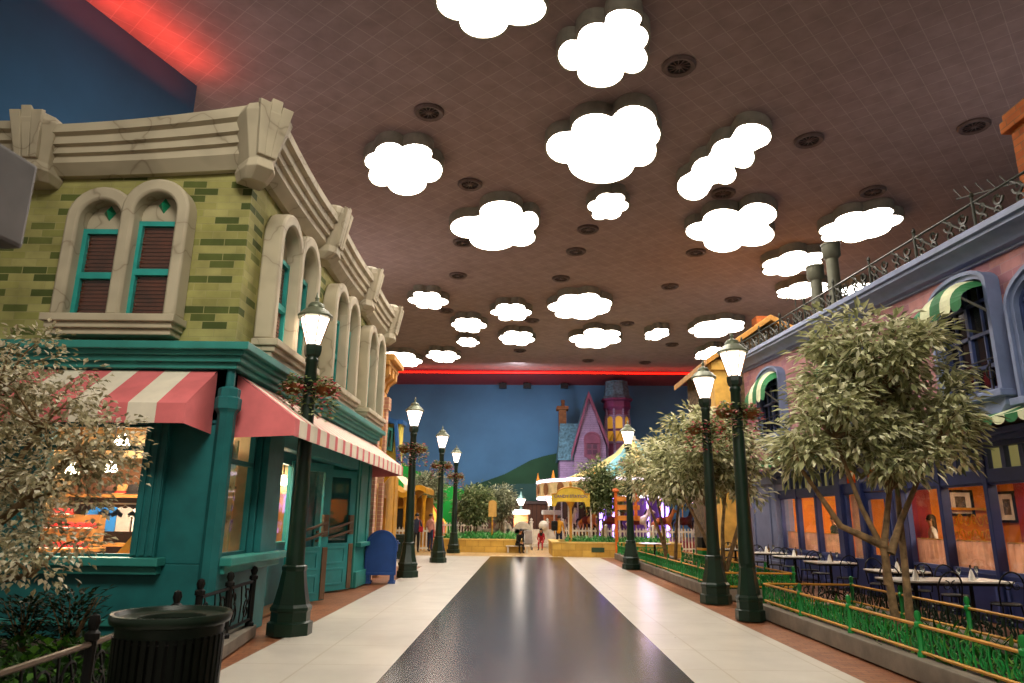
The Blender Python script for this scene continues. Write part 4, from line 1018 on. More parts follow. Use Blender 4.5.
upper_window(15.55, 17.35, 3.75, 5.75, .32, (5.2, .55, 'green and cream striped awning over the upper window behind the near tree'))
upper_window(20.5, 22.5, 4.05, 6.25, .4, (5.30, .62, 'green and cream striped awning over the farthest upper window'))
# shopfront
sf = MB()
sf.prism(rect(3, 14.95, 0, .78), -.25, 0, T=SR).prism(rect(16.5, ye, 0, .78), -.25, 0, T=SR)
sf.prism(rect(3, ye, 2.27, 2.5), -.2, .03, T=SR).prism(rect(3, ye, 2.84, 3.06), -.2, .08, T=SR)
P('shopfront_frame', sf, navy, bevel=.01)
P('shop_ledge', MB().prism(rect(3, ye, 3.0, 3.1), -.2, .34, T=SR).prism(rect(3, ye, 2.92, 3.0), -.2, .2, T=SR), navy_l, bevel=.01)
cur = M('peach cafe curtain', 'c4957c', .9, var=.15); translucent(cur.node_tree, cur.node_tree.nodes['Principled BSDF'], .3)
tr_gl = E('transom amber glass', '8a8250', .35, '6f6a45')
def bay(u0, u1, posts_, curtain=True, full=False, m=navy):
    z0 = .1 if full else .78
    mb = MB(); mb.ring(rect(u0, u1, z0, 2.30), rect(u0 + .05, u1 - .05, z0 + .06, 2.24), -.10, .0, T=SR)
    f = P('shop_window', mb, navy_l); P('window_pane', MB().prism(rect(u0 + .03, u1 - .03, z0 + .03, 2.27), -.06, -.055, T=SR), GLASS, f)
    if curtain:
        n = max(8, int((u1 - u0)/.03)); zc = 1.30 if not full else 2.22
        vs = []
        for i in range(n + 1):
            u = u0 + (u1 - u0)*i/n; w = -.16 - .018*math.sin(i*1.25)
            vs += [(u, z0 + .05, w), (u, zc, w)]
        P('cafe_curtain', MB().add(vs, [(2*i, 2*i + 2, 2*i + 3, 2*i + 1) for i in range(n)], 0, SR), cur, f, smooth=80, recalc=False)
        P('curtain_rod', MB().tube([(u0 + .03, zc, -.16), (u1 - .03, zc, -.16)], .012, 6, T=SR), gold_paint, f)
def mull(u, w=.12, z0=0, z1=3.0, d=.10, m=None): P('mullion', MB().prism(rect(u - w/2, u + w/2, z0, z1), -.12, d, T=SR), m or navy, bevel=.012)
for a, b in ((9.3, 10.75), (10.75, 12.15), (12.15, 13.5), (13.5, 14.8), (17.8, 19.15), (19.15, 20.45), (20.45, 21.75)): bay(a, b, 0)
for u in (9.3, 10.75, 12.15, 13.5): mull(u, .11, d=.05)
mull(14.9, .28, d=.10); mull(17.65, .28, d=.10); mull(16.55, .16)
for u in (19.15, 20.45): mull(u, .09, .7, 2.5, .05)
bay(16.62, 17.5, 0, True, True); bay(15.1, 15.45, 0, True, True)
# door between the window banks
dr = P('restaurant_door', MB().ring(rect(15.5, 16.47, .02, 2.26), rect(15.64, 16.33, .9, 2.1), -.06, .0, T=SR).prism(rect(15.6, 16.4, .05, .9), -.05, -.01, T=SR), navy)
P('door_glass', MB().prism(rect(15.62, 16.35, .88, 2.12), -.035, -.03, T=SR), GLASS, dr)
P('door_handle', MB().tube([(15.58, .95, .02), (15.58, .95, .07), (15.58, 1.25, .07), (15.58, 1.25, .02)], .014, 6, T=SR), gold_paint, dr)
for a, b in ((3.4, 9.1), (9.45, 14.7), (17.85, 21.7)):
    n = round((b - a)/.42); s_ = (b - a)/n; mb = MB(); gl = MB()
    for k in range(n):
        u = a + k*s_; P('transom_bar', MB().prism(rect(u - .05, u + .05, 2.48, 2.86), -.1, .02, T=SR), navy_l); gl.prism(rect(u + .06, u + s_ - .06, 2.5, 2.84), -.08, -.06, T=SR)
    P('transom_glass', gl, tr_gl)
pn = MB()
for a, b in ((9.4, 10.7), (10.8, 12.1), (12.2, 13.45), (13.55, 14.7), (17.9, 19.1), (19.2, 20.4), (20.5, 21.7)): P('base_panel', MB().ring(rect(a + .06, b - .06, .12, .70), rect(a + .12, b - .12, .18, .64), 0, .025, T=SR), navy_l)
pg = M('grey blue pillar paint', '6b7390', .5, var=.08)
P('corner_pillar', MB().prism(rect(21.8, ye, 0, 2.95), -.4, .14, T=SR).prism(rect(21.7, ye + .08, 0, .45), -.4, .2, T=SR).prism(rect(21.7, ye + .08, 2.7, 2.95), -.4, .22, T=SR).prism(rect(22.2, 22.32, .5, 2.68), .14, .18, T=SR).prism(rect(23.7, 23.82, .5, 2.68), .14, .18, T=SR), pg, bevel=.015)
def flat_awning(u0, u1, zt, zb, d, n, lbl):
    mb = MB(); s_ = (u1 - u0)/n
    for i in range(n):
        a, b = u0 + i*s_, u0 + (i+1)*s_; mi = i % 2
        mb.add([(a, zt, .02), (b, zt, .02), (b, (zt*.35 + zb*.65), d*.55), (a, (zt*.35 + zb*.65), d*.55), (b, zb, d), (a, zb, d)], [(0, 1, 2, 3), (3, 2, 4, 5)], mi, SR)
        r = s_/2; mb.add([(a, zb, d)] + [((a + b)/2 - r*math.cos(PI*j/8), zb - .05 - r*.6*math.sin(PI*j/8), d) for j in range(9)] + [(b, zb, d)], [tuple(range(11))], mi, SR)
    aw = P('awning', mb, [green_cv, pale_cv], recalc=False); lab(aw, lbl)
    ar = MB()
    for u in (u0 + .04, u1 - .04): ar.tube([(u, zb + .02, d - .02), (u, zb - .2, .1)], .022, 6, T=SR)
    P('awning_arm', ar, M('awning arm metal', '8a8a80', .4, .5), aw)
flat_awning(9.0, 12.9, 3.42, 3.18, .75, 14, 'long green and cream awning over the near restaurant windows')
flat_awning(16.4, 22.6, 3.55, 3.22, .75, 20, 'long green and cream awning over the far restaurant windows')
# interior
orange_w = M('orange interior wall', 'd07a1e', .7, var=.1); red_w = M('red interior wall', '8f262c', .7)
iw = MB(); iw.box(11.6, 11.7, 3, 24, 0, 2.98); P('interior_wall', iw, orange_w)
P('interior_panel', MB().box(11.52, 11.6, 18.9, 20.2, 0, 2.9).box(11.52, 11.6, 15.2, 16.6, 0, 2.9).box(9.2, 10.05, 17.46, 17.55, 0, 2.9), red_w)
P('interior_floor', MB().box(8.25, 11.6, 3, 24, 0, .03), M('interior floor 2', '6a3d22', .4)); P('interior_ceiling', MB().box(8.2, 11.7, 3, 24, 2.98, 3.0), M('interior ceiling 2', 'c09a6a', .8))
P('partition', MB().box(8.5, 11.6, 17.55, 17.65, 0, 2.98).box(8.5, 11.6, 23.9, 24.0, 0, 2.98), orange_w)
area('restaurant_lamp_near', (9.9, 12.6, 2.9), 1.6, 240, (1, .80, .55), sy=5.5)
area('restaurant_lamp_far', (9.9, 20.4, 2.9), 1.6, 170, (1, .80, .55), sy=4)
gold_s = M('gold screen', 'd9a62c', .3, .6)
def picture(px, py, X, w, h, lbl, Y=None):
    p = at(px, py, Y=Y) if Y else at(px, py, X=X); t = thing('framed_picture', lbl, 'picture', p, PI/2 if Y else 0, group='framed pictures in the restaurant')
    T = lambda u, v, w_: (-w_, u, v)
    MB().ring(rect(-w/2, w/2, -h/2, h/2), rect(-w/2 + .06, w/2 - .06, -h/2 + .06, h/2 - .06), 0, .05, T=T).build('frame', black_iron, t)
    MB().prism(rect(-w/2 + .05, w/2 - .05, -h/2 + .05, h/2 - .05), 0, .02, T=T).build('mount', M('picture mount', 'e8dcc8', .6), t)
    MB().prism(rect(-w*.2, w*.2, -h*.25, h*.25), .02, .024, T=T).build('print', M('picture print', '5a5048', .6, var=.6, scale=9), t)
picture(1008, 507, 11.58, .62, .72, 'black framed picture on the orange wall at the right edge')
picture(960, 503, 11.58, .62, .62, 'framed picture with a pale mount above the gold screen', Y=17.54)
sc_ = thing('gold_screen', 'gold scrollwork screen against the restaurant back wall', 'screen', (11.3, 15.1, .03)); sc_.location = (10.98, 17.36, .03); sc_.rotation_euler.z = PI/2; sc_.scale = (1, .52, .97)
g = MB()
for k in range(7):
    for z in (1.0, 1.35, 1.7): g.tube([(0, a, b) for a, b in scroll(-.9 + k*.3, z, .16, 0, 1.1, 12, 1 if k % 2 else -1, .2)], .02, 4, cap=False)
g.build('scrollwork', gold_s, sc_)
MB().ring(rect(-1.1, 1.1, 0, 2.0), rect(-1.05, 1.05, .06, 1.94), -.03, .03, T=lambda u, v, w: (w, u, v)).build('frame', gold_s, sc_)
MB().box(-.01, .0, -1.05, 1.05, .06, .85).build('lower_panel', red_w, sc_)

# roof pipes, chimney
zinc = M('weathered zinc', '5e5f50', .5, .3)
for px, zt, l in ((832, 9.15, 'taller weathered roof pipe behind the railing of the pink restaurant'), (814, 8.9, 'shorter weathered roof pipe behind the railing, left of the taller one')):
    y = at(px, 260, X=8.75).y; zr = 6.0 + (y - 3)/(ye - 3)
    t = thing('roof_pipe', l, 'chimney pipe', (8.75, y, zr), group='roof pipes'); h = zt - zr
    MB().lathe([(.17, 0), (.16, h - .45), (.16, h)], n=16).build('pipe', zinc, t, smooth=40)
    MB().lathe([(.165, h - .45), (.24, h - .36), (.24, h - .05), (.26, h - .05), (.26, h), (.001, h + .02)], n=16).build('cap', zinc, t, smooth=40)
    MB().lathe([(.19, h*.45), (.19, h*.45 + .07)], n=16, cap=False).build('collar', zinc, t)
orange_b = brick_mat('orange brick', 'b5652a', '94491c', '8a5a30', .36, .13, msize=.012, rough=.85)
ch = thing('brick_chimney', 'orange brick chimney cut off by the right edge', 'chimney', (9.25, 10.6, 6.33))
MB().box(-.55, .55, -.7, .55, 0, 2.05).build('stack', orange_b, ch, recalc=True); MB().bevbox(-.66, .66, -.82, .66, 2.0, 2.22, .02).bevbox(-.62, .62, -.78, .62, 2.22, 2.36, .02).build('cap', orange_b, ch)
p0, p1 = at(957, 199, X=9.0), at(1012, 184, X=9.0); o0 = ch.location
zb = lambda y: p0.z + (p1.z - p0.z)*(y - p0.y)/(p1.y - p0.y)
mb = MB().tube([(9.0, p0.y, p0.z), (9.0, 11.1, zb(11.1))], .016, 5)
for k in range(5):
    y = p0.y - .15 - k*.33; mb.tube([(9.0, y, zb(y)), (8.97, y + .16, zb(y) + .26)], .012, 4)
mb.build('antenna', iron_g, ch, off=o0)
ra = thing('roof_antenna', 'thin roof antenna in front of a cloud light beside the yellow gable', 'antenna', (8.9, 21.5, 6.87))
p = at(757, 296, X=8.9)
MB().tube([(0, 0, 0), (0, 0, 2.0)], .018, 5).build('mast', iron_g, ra)
MB().tube([(0, .7, 1.8), (0, -.1, 1.9)], .012, 4).tube([(0, .4, 1.84), (0, .55, 2.02)], .01, 4).tube([(0, .62, 1.81), (0, .75, 1.98)], .01, 4).build('boom', iron_g, ra)

# ------------------------------------------------------------------ yellow gabled building behind it
yb_ = thing('gabled_building', 'yellow gabled building with a brown mottled gable behind the pink restaurant', 'building', (9, 27, 0)); OY = yb_.location
def PY(name, mb, m, par=None, **k): return mb.build(name, m, par or yb_, off=OY, **k)
yel = M('yellow building paint', 'd2a64e', .6); yel_d = M('ochre trim paint', 'b5823a', .6)
fy = 25.1
PY('gable_wall', MB().prism([(7.3, 0), (11.5, 0), (11.5, 7.5), (9.3, 8.65), (7.3, 7.35)], fy, fy + 4.5, T=lambda u, v, w: (u, w, v)), M('mottled brown wall', '5a4a33', .9, var=.6, scale=7, bump=.6))
for a, b in (((6.85, 7.05), (9.3, 8.75)), ((9.3, 8.75), (11.9, 7.4))):
    PY('roof_slope', MB().add([(a[0], fy - .35, a[1]), (b[0], fy - .35, b[1]), (b[0], fy + 5, b[1]), (a[0], fy + 5, a[1]), (a[0], fy - .35, a[1] + .22), (b[0], fy - .35, b[1] + .22), (b[0], fy + 5, b[1] + .22), (a[0], fy + 5, a[1] + .22)],
       [(0, 1, 2, 3), (4, 5, 6, 7), (0, 1, 5, 4), (1, 2, 6, 5), (2, 3, 7, 6), (3, 0, 4, 7)]), yel_d, bevel=.02)
PY('corner_pilaster', MB().box(7.15, 7.75, fy - .12, fy + .5, 0, 7.3).box(7.05, 7.85, fy - .2, fy + .6, 6.9, 7.2).box(7.05, 7.85, fy - .2, fy + .6, 3.0, 3.2), yel, bevel=.015)
PY('orange_column', MB().lathe([(.36, 0), (.36, .3), (.28, .36), (.28, 2.7), (.36, 2.8), (.36, 3.0)], (7.9, 24.86, 0), 12), M('orange column paint', 'c1521c', .5), smooth=30)
PY('chimney', MB().box(9.6, 10.3, fy + 2, fy + 2.6, 8.0, 9.6), orange_b)
PY('side_door', MB().prism(rect(26.5, 27.6, 0, 2.4), 0, .06, T=SIDE_R(7.3)), M('maroon door paint', '6a2a1c', .5))

# ------------------------------------------------------------------ terrace furniture
marble = M('white table top', 'cfcac2', .25, var=.05)
def make_table():
    t = thing('bistro_table', 'x', 'table', group='bistro tables on the terrace')
    MB().bevbox(-.44, .44, -.38, .38, .72, .75, .008).build('table_top', marble, t)
    MB().tube([(0, 0, .06), (0, 0, .72)], .03, 8).lathe([(.001, .0), (.05, .1), (.03, .14)], n=8, cap=False).build('pedestal', black_iron, t)
    for k in range(4):
        a = PI/4 + k*PI/2; c_, s_ = math.cos(a), math.sin(a)
        MB().tube([(0, 0, .14), (.18*c_, .18*s_, .09), (.30*c_, .30*s_, .015)], [.022, .02, .018], 6).build('leg', black_iron, t)
    MB().ring(rect(-.42, .42, -.36, .36), rect(-.39, .39, -.33, .33), .68, .72, T=lambda u, v, w: (u, v, w)).build('apron', black_iron, t)
    return t
def make_chair():
    t = thing('iron_chair', 'x', 'chair', group='black iron chairs on the terrace')
    MB().lathe([(.001, .44), (.19, .44), (.205, .455), (.19, .47), (.001, .465)], n=20).build('seat', black_iron, t)
    for x, y in ((-.15, -.14), (.15, -.14), (-.15, .14), (.15, .14)): MB().tube([(x*.9, y*.9, .45), (x*1.05, y*1.05, .2), (x*1.25, y*1.3, .0)], .012, 6).build('leg', black_iron, t)
    b = MB().tube([(-.17, .14, .44)] + [(-.19*math.cos(PI*i/10), .17 + .05*math.sin(PI*i/10), .68 + .24*math.sin(PI*i/10)) for i in range(11)] + [(.17, .14, .44)], .012, 6)
    for s_ in (-1, 1): b.tube([(s_*.07 + x, .19, z) for x, z in scroll(0, .72, .075, PI/2, 1.1, 12, s_, .2)], .008, 4, cap=False)
    b.build('backrest', black_iron, t)
    MB().tube([(.165*math.cos(a*PI/6), .165*math.sin(a*PI/6), .22) for a in range(13)], .008, 4).build('stretcher', black_iron, t); return t
glass_w = glass_mat('drinking glass', .5, 'dfe6e6'); linen = M('white linen', 'e6e2da', .8)
def make_glass():
    t = thing('wine_glass', 'x', 'glass', group='glasses on the terrace tables')
    MB().lathe([(.001, 0), (.035, 0), (.006, .012), (.005, .08), (.02, .10), (.036, .14), (.03, .19), (.027, .19), (.033, .14), (.015, .1), (.001, .095)], n=12).build('bowl', glass_w, t, smooth=50); return t
def make_napkin():
    t = thing('folded_napkin', 'x', 'napkin', group='folded napkins on the terrace tables')
    MB().lathe([(.055, 0), (.045, .06), (.02, .14), (.001, .17)], n=7).build('linen', linen, t); return t
def make_shaker():
    t = thing('oil_bottle', 'x', 'bottle', group='bottles on the terrace tables')
    MB().lathe([(.001, 0), (.03, 0), (.032, .1), (.012, .14), (.012, .19), (.001, .19)], n=10).build('bottle_body', M('amber bottle', '4a3416', .2), t, smooth=50)
    MB().lathe([(.014, .185), (.014, .21), (.001, .215)], n=8).build('stopper', black_iron, t); return t
T0, C0, G0, N0, S0 = make_table(), make_chair(), make_glass(), make_napkin(), make_shaker()
tr5 = PARENTS(T0); first = {}
def put(proto, loc, rz, label):
    if proto.name in first: o = dup(proto, tree=tr5)
    else: first[proto.name] = 1; o = proto
    o.location = loc; o.rotation_euler = (0, 0, rz); o['label'] = label; return o
names = ['first', 'second', 'third', 'fourth', 'fifth', 'sixth', 'seventh', 'eighth']
TB = [(6.75, 8.7), (6.25, 11.55), (7.14, 11.6), (7.05, 13.6), (6.95, 16.2), (7.1, 18.6), (7.1, 20.6), (6.9, 22.9)]
for i, (x, y) in enumerate(TB):
    nm = f'the {names[i]} terrace table from the near end'
    put(T0, (x, y, 0), 0, f'white topped iron table, {names[i]} along the terrace from the near end')
    sides = [('far', 0, .62, 0), ('near', 0, -.62, PI)] if i != 1 else [('far', 0, .62, 0), ('near', 0, -.62, PI)]
    for s_, dx, dy, rz in sides: put(C0, (x + dx + .05*(i % 3), y + dy, 0), rz + .12*(i % 2), f'black iron chair on the {s_} side of {nm}')
    for k, (dx, dy) in enumerate(((-.28, -.2), (.25, .2))): put(G0, (x + dx, y + dy, .75), 0, f'{("left", "right")[k]} wine glass on {nm}')
    for k, (dx, dy) in enumerate(((-.1, -.22),)): put(N0, (x + dx, y + dy, .75), .5*k, f'upright white napkin on {nm}')
    put(S0, (x + .06, y + .05, .75), 0, f'amber bottle in the middle of {nm}')
# round table by the far bed, bin and bollard
rt = thing('round_table', 'round white table just beyond the far right bed', 'table', (5.2, 27.2, 0))
MB().lathe([(.001, .72), (.58, .72), (.6, .735), (.58, .75), (.001, .75)], n=28).build('table_top', marble, rt); MB().lathe([(.25, 0), (.24, .03), (.05, .07), (.04, .72)], n=14).build('pedestal', black_iron, rt)
bn = thing('litter_bin', 'green bin with a black top and ochre band behind the far right fence', 'bin', (6.5, 24.6, 0), rz=.1)
MB().bevbox(-.3, .3, -.25, .25, 0, .62, .02).build('body', green_paint, bn); MB().bevbox(-.31, .31, -.26, .26, .62, .70, .01).build('band', gold_paint, bn); MB().bevbox(-.29, .29, -.24, .24, .70, 1.05, .03).build('lid', black_iron, bn)
bl = thing('bollard', 'slim black post in the gap between the two right beds', 'post', (4.42, 13.9, 0))
MB().lathe([(.07, 0), (.07, .08), (.04, .1), (.04, 1.0), (.065, 1.02), (.065, 1.1), (.03, 1.14), (.045, 1.18), (.001, 1.23)], n=10).build('shaft', black_iron, bl, smooth=40)
MB().lathe([(.055, .5), (.055, .56), (.041, .58)], n=10, cap=False).build('collar', black_iron, bl)
# ------------------------------------------------------------------ people
skin_m = M('skin', 'b98866', .55); 
def person(label, loc, rz, top, pants, hair, pose='stand', shoes=None, sc=1.0, arms=None, lean=0, hair_long=False, skirt=None):
    t = thing('person', label, 'person', loc, rz); t.scale = (sc, sc, sc)
    J = {}; Ed = []; reg = {}
    def j(n, p, r): J[n] = (Vector(p), r)
    def e(a, b, g): Ed.append((a, b)); reg[(a, b)] = g
    seat = pose == 'sit'; pz = .52 if seat else .95
    sh = lambda z: -lean*(z - pz)
    def tp(x, y, z): z2 = z - .95 + pz; return (x, y + sh(z2), z2)
    j('pel', (0, 0, pz), .125); j('wai', tp(0, 0, 1.12), .115); j('che', tp(0, 0, 1.34), .135); j('nec', tp(0, .01, 1.49), .055); j('jaw', tp(0, -.015, 1.58), .075); j('hed', tp(0, -.005, 1.66), .088)
    e('pel', 'wai', 1); e('wai', 'che', 1); e('che', 'nec', 1); e('nec', 'jaw', 0); e('jaw', 'hed', 0)
    arms = arms or {-1: ((-.235, .02, 1.17), (-.25, -.06, .93)), 1: ((.235, .02, 1.17), (.25, -.06, .93))}
    for s_ in (-1, 1):
        k = 'LR'[s_ > 0]; el, wr = arms[s_]
        j('sh' + k, tp(s_*.165, 0, 1.41), .062); j('el' + k, tp(*el), .045); j('wr' + k, tp(*wr), .030)
        e('che', 'sh' + k, 1); e('sh' + k, 'el' + k, 1); e('el' + k, 'wr' + k, 1)
        w = J['wr' + k][0]; d = (w - J['el' + k][0]).normalized(); sd = d.cross(Vector((0, 1, 0))); sd = sd.normalized() if sd.length > .1 else Vector((1, 0, 0)); ax = Vector((0, 1, 0)) if abs(d.y) < .8 else Vector((0, 0, 1))
        j('pa' + k, w + d*.075, .032); e('wr' + k, 'pa' + k, 0)
        for i, (o_, L) in enumerate(((-.028, .065), (-.009, .078), (.010, .072), (.028, .055))):
            a = w + d*.10 + ax*o_; b = a + d*L*.55; c = b + d*L*.4 - sd*s_*.018
            j(f'f{i}a{k}', a, .010); j(f'f{i}b{k}', b, .009); j(f'f{i}c{k}', c, .008)
            e('pa' + k, f'f{i}a{k}', 0); e(f'f{i}a{k}', f'f{i}b{k}', 0); e(f'f{i}b{k}', f'f{i}c{k}', 0)
        th = w + d*.045 - ax*.038; j('t' + k, th, .011); j('u' + k, th + d*.045 - ax*.012, .009); e('wr' + k, 't' + k, 0); e('t' + k, 'u' + k, 0)
        if seat: hp, kn, an, to = (s_*.09, -.03, .50), (s_*.12, -.44, .50), (s_*.11, -.42, .10), (s_*.12, -.58, .045)
        elif pose == 'walk': hp, kn, an, to = (s_*.09, 0, .90), (s_*.1, -.08*s_ - .04, .50), (s_*.1, -.16*s_ + .04, .10), (s_*.1, -.16*s_ - .12, .045)
        else: hp, kn, an, to = (s_*.09, 0, .90), (s_*.1, -.02, .50), (s_*.1, .02, .09), (s_*.11, -.14, .045)
        j('hi' + k, hp, .092); j('kn' + k, kn, .062); j('an' + k, an, .043); j('to' + k, to, .036)
        e('pel', 'hi' + k, 2); e('hi' + k, 'kn' + k, 2); e('kn' + k, 'an' + k, 2); e('an' + k, 'to' + k, 3)
    names_ = list(J); idx = {n: i for i, n in enumerate(names_)}
    me = bpy.data.meshes.new('body_skeleton'); me.from_pydata([J[n][0] for n in names_], [(idx[a], idx[b]) for a, b in Ed], [])
    o = bpy.data.objects.new('body_skeleton', me); COL.objects.link(o)
    o.modifiers.new('skin', 'SKIN'); me.update()
    if not me.skin_vertices: pass
    sv = me.skin_vertices[0].data
    for n in names_:
        r = J[n][1]; sv[idx[n]].radius = (r*(1.15 if n in ('pel', 'che', 'wai') else 1), r*(.85 if n in ('pel', 'che', 'wai') else 1)); sv[idx[n]].use_root = n == 'pel'
    o.modifiers.new('sub', 'SUBSURF').levels = 1; o.modifiers['sub'].render_levels = 1
    dg = bpy.context.evaluated_depsgraph_get(); bm = bmesh.new(); bm.from_object(o, dg)
    bpy.data.objects.remove(o)
    # eyes, nose, ears and mouth set onto the face
    hd = (J['jaw'][0] + J['hed'][0])/2 + Vector((0, 0, .025))
    def blob(p, r, mi, sz=1):
        nb = len(bm.verts); g = bmesh.ops.create_uvsphere(bm, u_segments=8, v_segments=6, radius=r)
        for v in g['verts']: v.co = Vector((v.co.x, v.co.y, v.co.z*sz)) + p
        for f in {f for v in g['verts'] for f in v.link_faces}: f.material_index = mi; f.tag = True
    blob(hd + Vector((0, -.092, -.012)), .016, 0, 1.5)
    for s_ in (-1, 1): blob(hd + Vector((s_*.034, -.078, .018)), .012, 4); blob(hd + Vector((s_*.088, 0, 0)), .02, 0, 1.5)
    blob(hd + Vector((0, -.078, -.048)), .016, 5, .4)
    segs = [(J[a][0], J[b][0], reg[(a, b)], min(J[a][1], J[b][1])) for a, b in Ed]
    for f in bm.faces:
        f.smooth = True
        if f.tag: continue
        c = f.calc_center_median(); best = (9, 1)
        for a, b, g, r in segs:
            ab = b - a; u = max(0, min(1, (c - a).dot(ab)/max(ab.length_squared, 1e-9))); d = (c - (a + ab*u)).length - r*.8
            if d < best[0]: best = (d, g)
        f.material_index = best[1]
    bd = bpy.data.meshes.new('body'); bm.to_mesh(bd); bm.free()
    for m in (skin_m, top, pants, shoes or M('dark shoes', '1a1614', .5), M('eye dark', '0c0908', .2), M('lip', '8f4a40', .5)): bd.materials.append(m)
    bo_ = bpy.data.objects.new('body', bd); COL.objects.link(bo_); bo_.parent = t
    h = MB(); h.lathe([(max(.002, .102*math.sin(PI*i/12)), .115*math.cos(PI*i/12)) for i in range(0, 8)], (hd.x, hd.y + .014, hd.z + .018), 14)
    if hair_long: h.lathe([(.095, .02), (.11, -.1), (.12, -.28), (.08, -.34), (.002, -.34)], (hd.x, hd.y + .055, hd.z), 12, sy=.55)
    h.build('hair', hair, t, smooth=60)
    return t
black_cl = M('black clothes', '14120f', .85); navy_cl = M('navy clothes', '2a2f42', .85); red_cl = M('dark red clothes', 'a01a26', .8); grey_cl = M('grey clothes', '6b6862', .85); yel_cl = M('mustard jacket', 'd79a28', .8); jean = M('jeans', '27304a', .85); white_cl = M('white shirt', 'd8d2c8', .8)
hair_d = M('dark hair', '17100c', .6); hair_b = M('brown hair', '4a2a18', .6)
p = at(415.5, 553, Z=0); person('person in a dark jacket seen from behind by the white picket fence', (p.x, p.y, 0), PI, navy_cl, black_cl, hair_d)
tag(MB().bevbox(-.10, .10, -.06, .06, -.12, .12, .04).tube([(-.08, 0, .12), (-.06, 0, .40), (.06, 0, .40), (.08, 0, .12)], .012, 5).build('shoulder_bag', red_cl), 'red bag at the side of the person in the dark jacket', 'bag').location = (p.x + .22, p.y - .12, 1.05)
person('person with a light top and brown hair beside the one in the dark jacket', (p.x + .50, p.y + 1.2, 0), PI*.8, M('blush top', 'c98f80', .8), jean, hair_b)
# benches and the two people sitting at the end of the road
bench_m = M('white bench paint', 'cfc9bb', .5)
def bench(x, y, label):
    t = thing('bench', label, 'bench', (x, y, 0), group='white benches at the road end')
    MB().bevbox(-.55, .55, -.2, .2, .29, .34, .01).build('seat', bench_m, t)
    for s_ in (-.45, .45): MB().box(s_ - .04, s_ + .04, -.17, .17, 0, .30).build('leg', bench_m, t)
pa = at(517.5, 553, Z=0); pb = at(540, 550, Z=0)
bench(pa.x, pa.y, 'white bench under the person in black'); bench(pb.x, pb.y, 'white bench under the person in red')
person('person in black sitting bent forward at the end of the dark road', (pa.x, pa.y, -.02), .5, black_cl, black_cl, hair_d, 'sit', sc=.84, lean=.55, arms={-1: ((-.2, -.2, 1.12), (-.08, -.42, 1.02)), 1: ((.2, -.2, 1.12), (.08, -.42, 1.02))})
person('person in dark red sitting at the end of the dark road beside a grey pushchair', (pb.x + .08, pb.y, -.02), -.2, red_cl, red_cl, hair_d, 'sit', sc=.84, lean=.3, arms={-1: ((-.22, -.1, 1.12), (-.1, -.34, .98)), 1: ((.22, -.1, 1.12), (.1, -.34, .98))}, hair_long=True)
pu = thing('pushchair', 'grey folding pushchair beside the person in dark red', 'pushchair', (pb.x - .62, pb.y - .1, 0))
MB().prism([(-.2, .3), (.15, .28), (.22, .85), (.12, .98), (-.05, .95)], -.2, .2, T=lambda u, v, w: (w, u, v)).build('seat', M('pushchair grey', '8a8078', .8), pu, bevel=.03)
MB().tube([(-.2, -.28, .08), (-.2, .2, .75), (-.2, .34, 1.0), (.2, .34, 1.0), (.2, .2, .75), (.2, -.28, .08)], .014, 6).tube([(-.2, .3, .08), (-.2, -.1, .5)], .014, 6).tube([(.2, .3, .08), (.2, -.1, .5)], .014, 6).build('frame', steel, pu)
for x in (-.2, .2):
    for y in (-.28, .3): MB().lathe([(.05, -.02), (.08, -.02), (.08, .02), (.05, .02)], n=14, T=lambda a, b, c, x=x, y=y: (x + c, y + a, .08 + b)).build('wheel', black_iron, pu)
pc = at(562, 540, Y=34.0); person('person in a mustard jacket standing behind the right yellow planter', (pc.x, 36.2, 0), PI*.9, yel_cl, jean, hair_d)
tag(MB().bevbox(-.16, .16, -.1, .1, -.24, .24, .07).bevbox(-.12, .12, -.14, -.08, -.2, .02, .03).build('backpack', black_cl), 'black backpack worn by the person in the mustard jacket', 'backpack').location = (pc.x - .24, 36.02, 1.25)
pw = at(931, 520, X=9.7); person('person with long black hair in a white top standing inside the restaurant', (9.7, pw.y, .03), -PI*.6, white_cl, black_cl, hair_d, hair_long=True)
pm = at(834, 522, X=9.4); person('person in dark clothes inside the far restaurant window', (9.4, pm.y, .03), -PI*.5, black_cl, black_cl, hair_d)

# ------------------------------------------------------------------ yellow planters and the far plaza
wall_y = brick_mat('yellow planter stone', 'd6b055', 'c49c46', 'b08a3e', .6, .28, msize=.01, rough=.6, bump=.2)
def planter(label, x0, x1, y0, y1, h):
    t = thing('planter', label, 'planter', ((x0 + x1)/2, y0, 0), group='yellow planters'); o0 = t.location.copy()
    MB().ring(rect(x0, x1, y0, y1), rect(x0 + .3, x1 - .3, y0 + .3, y1 - .3), 0, h - .05).build('planter_wall', wall_y, t, off=o0)
    MB().ring(rect(x0 - .04, x1 + .04, y0 - .04, y1 + .04), rect(x0 + .34, x1 - .34, y0 + .34, y1 - .34), h - .06, h).build('coping', M('yellow coping', 'd8b868', .5), t, off=o0)
    MB().box(x0 + .3, x1 - .3, y0 + .3, y1 - .3, .02, h - .1).build('soil', soil, t, off=o0)
planter('yellow stone planter at the left end of the road', -3.9, .38, 34.6, 40.4, .62)
planter('yellow stone planter at the right end of the road, under the purple mansion', 1.62, 7.2, 31.7, 35.4, .62)
plaza_leaf = leaf_mat('plaza plants', [(0, '1d5a24'), (.5, '3f9a45'), (1, '9cc48a')])
ground_cover('planter_plants', 'bright green plants on top of the left yellow planter', lambda r: (r.uniform(-3.5, 0), r.uniform(35, 38.5)), 1500, .5, .35, plaza_leaf, (.2, .4), .07, 7)
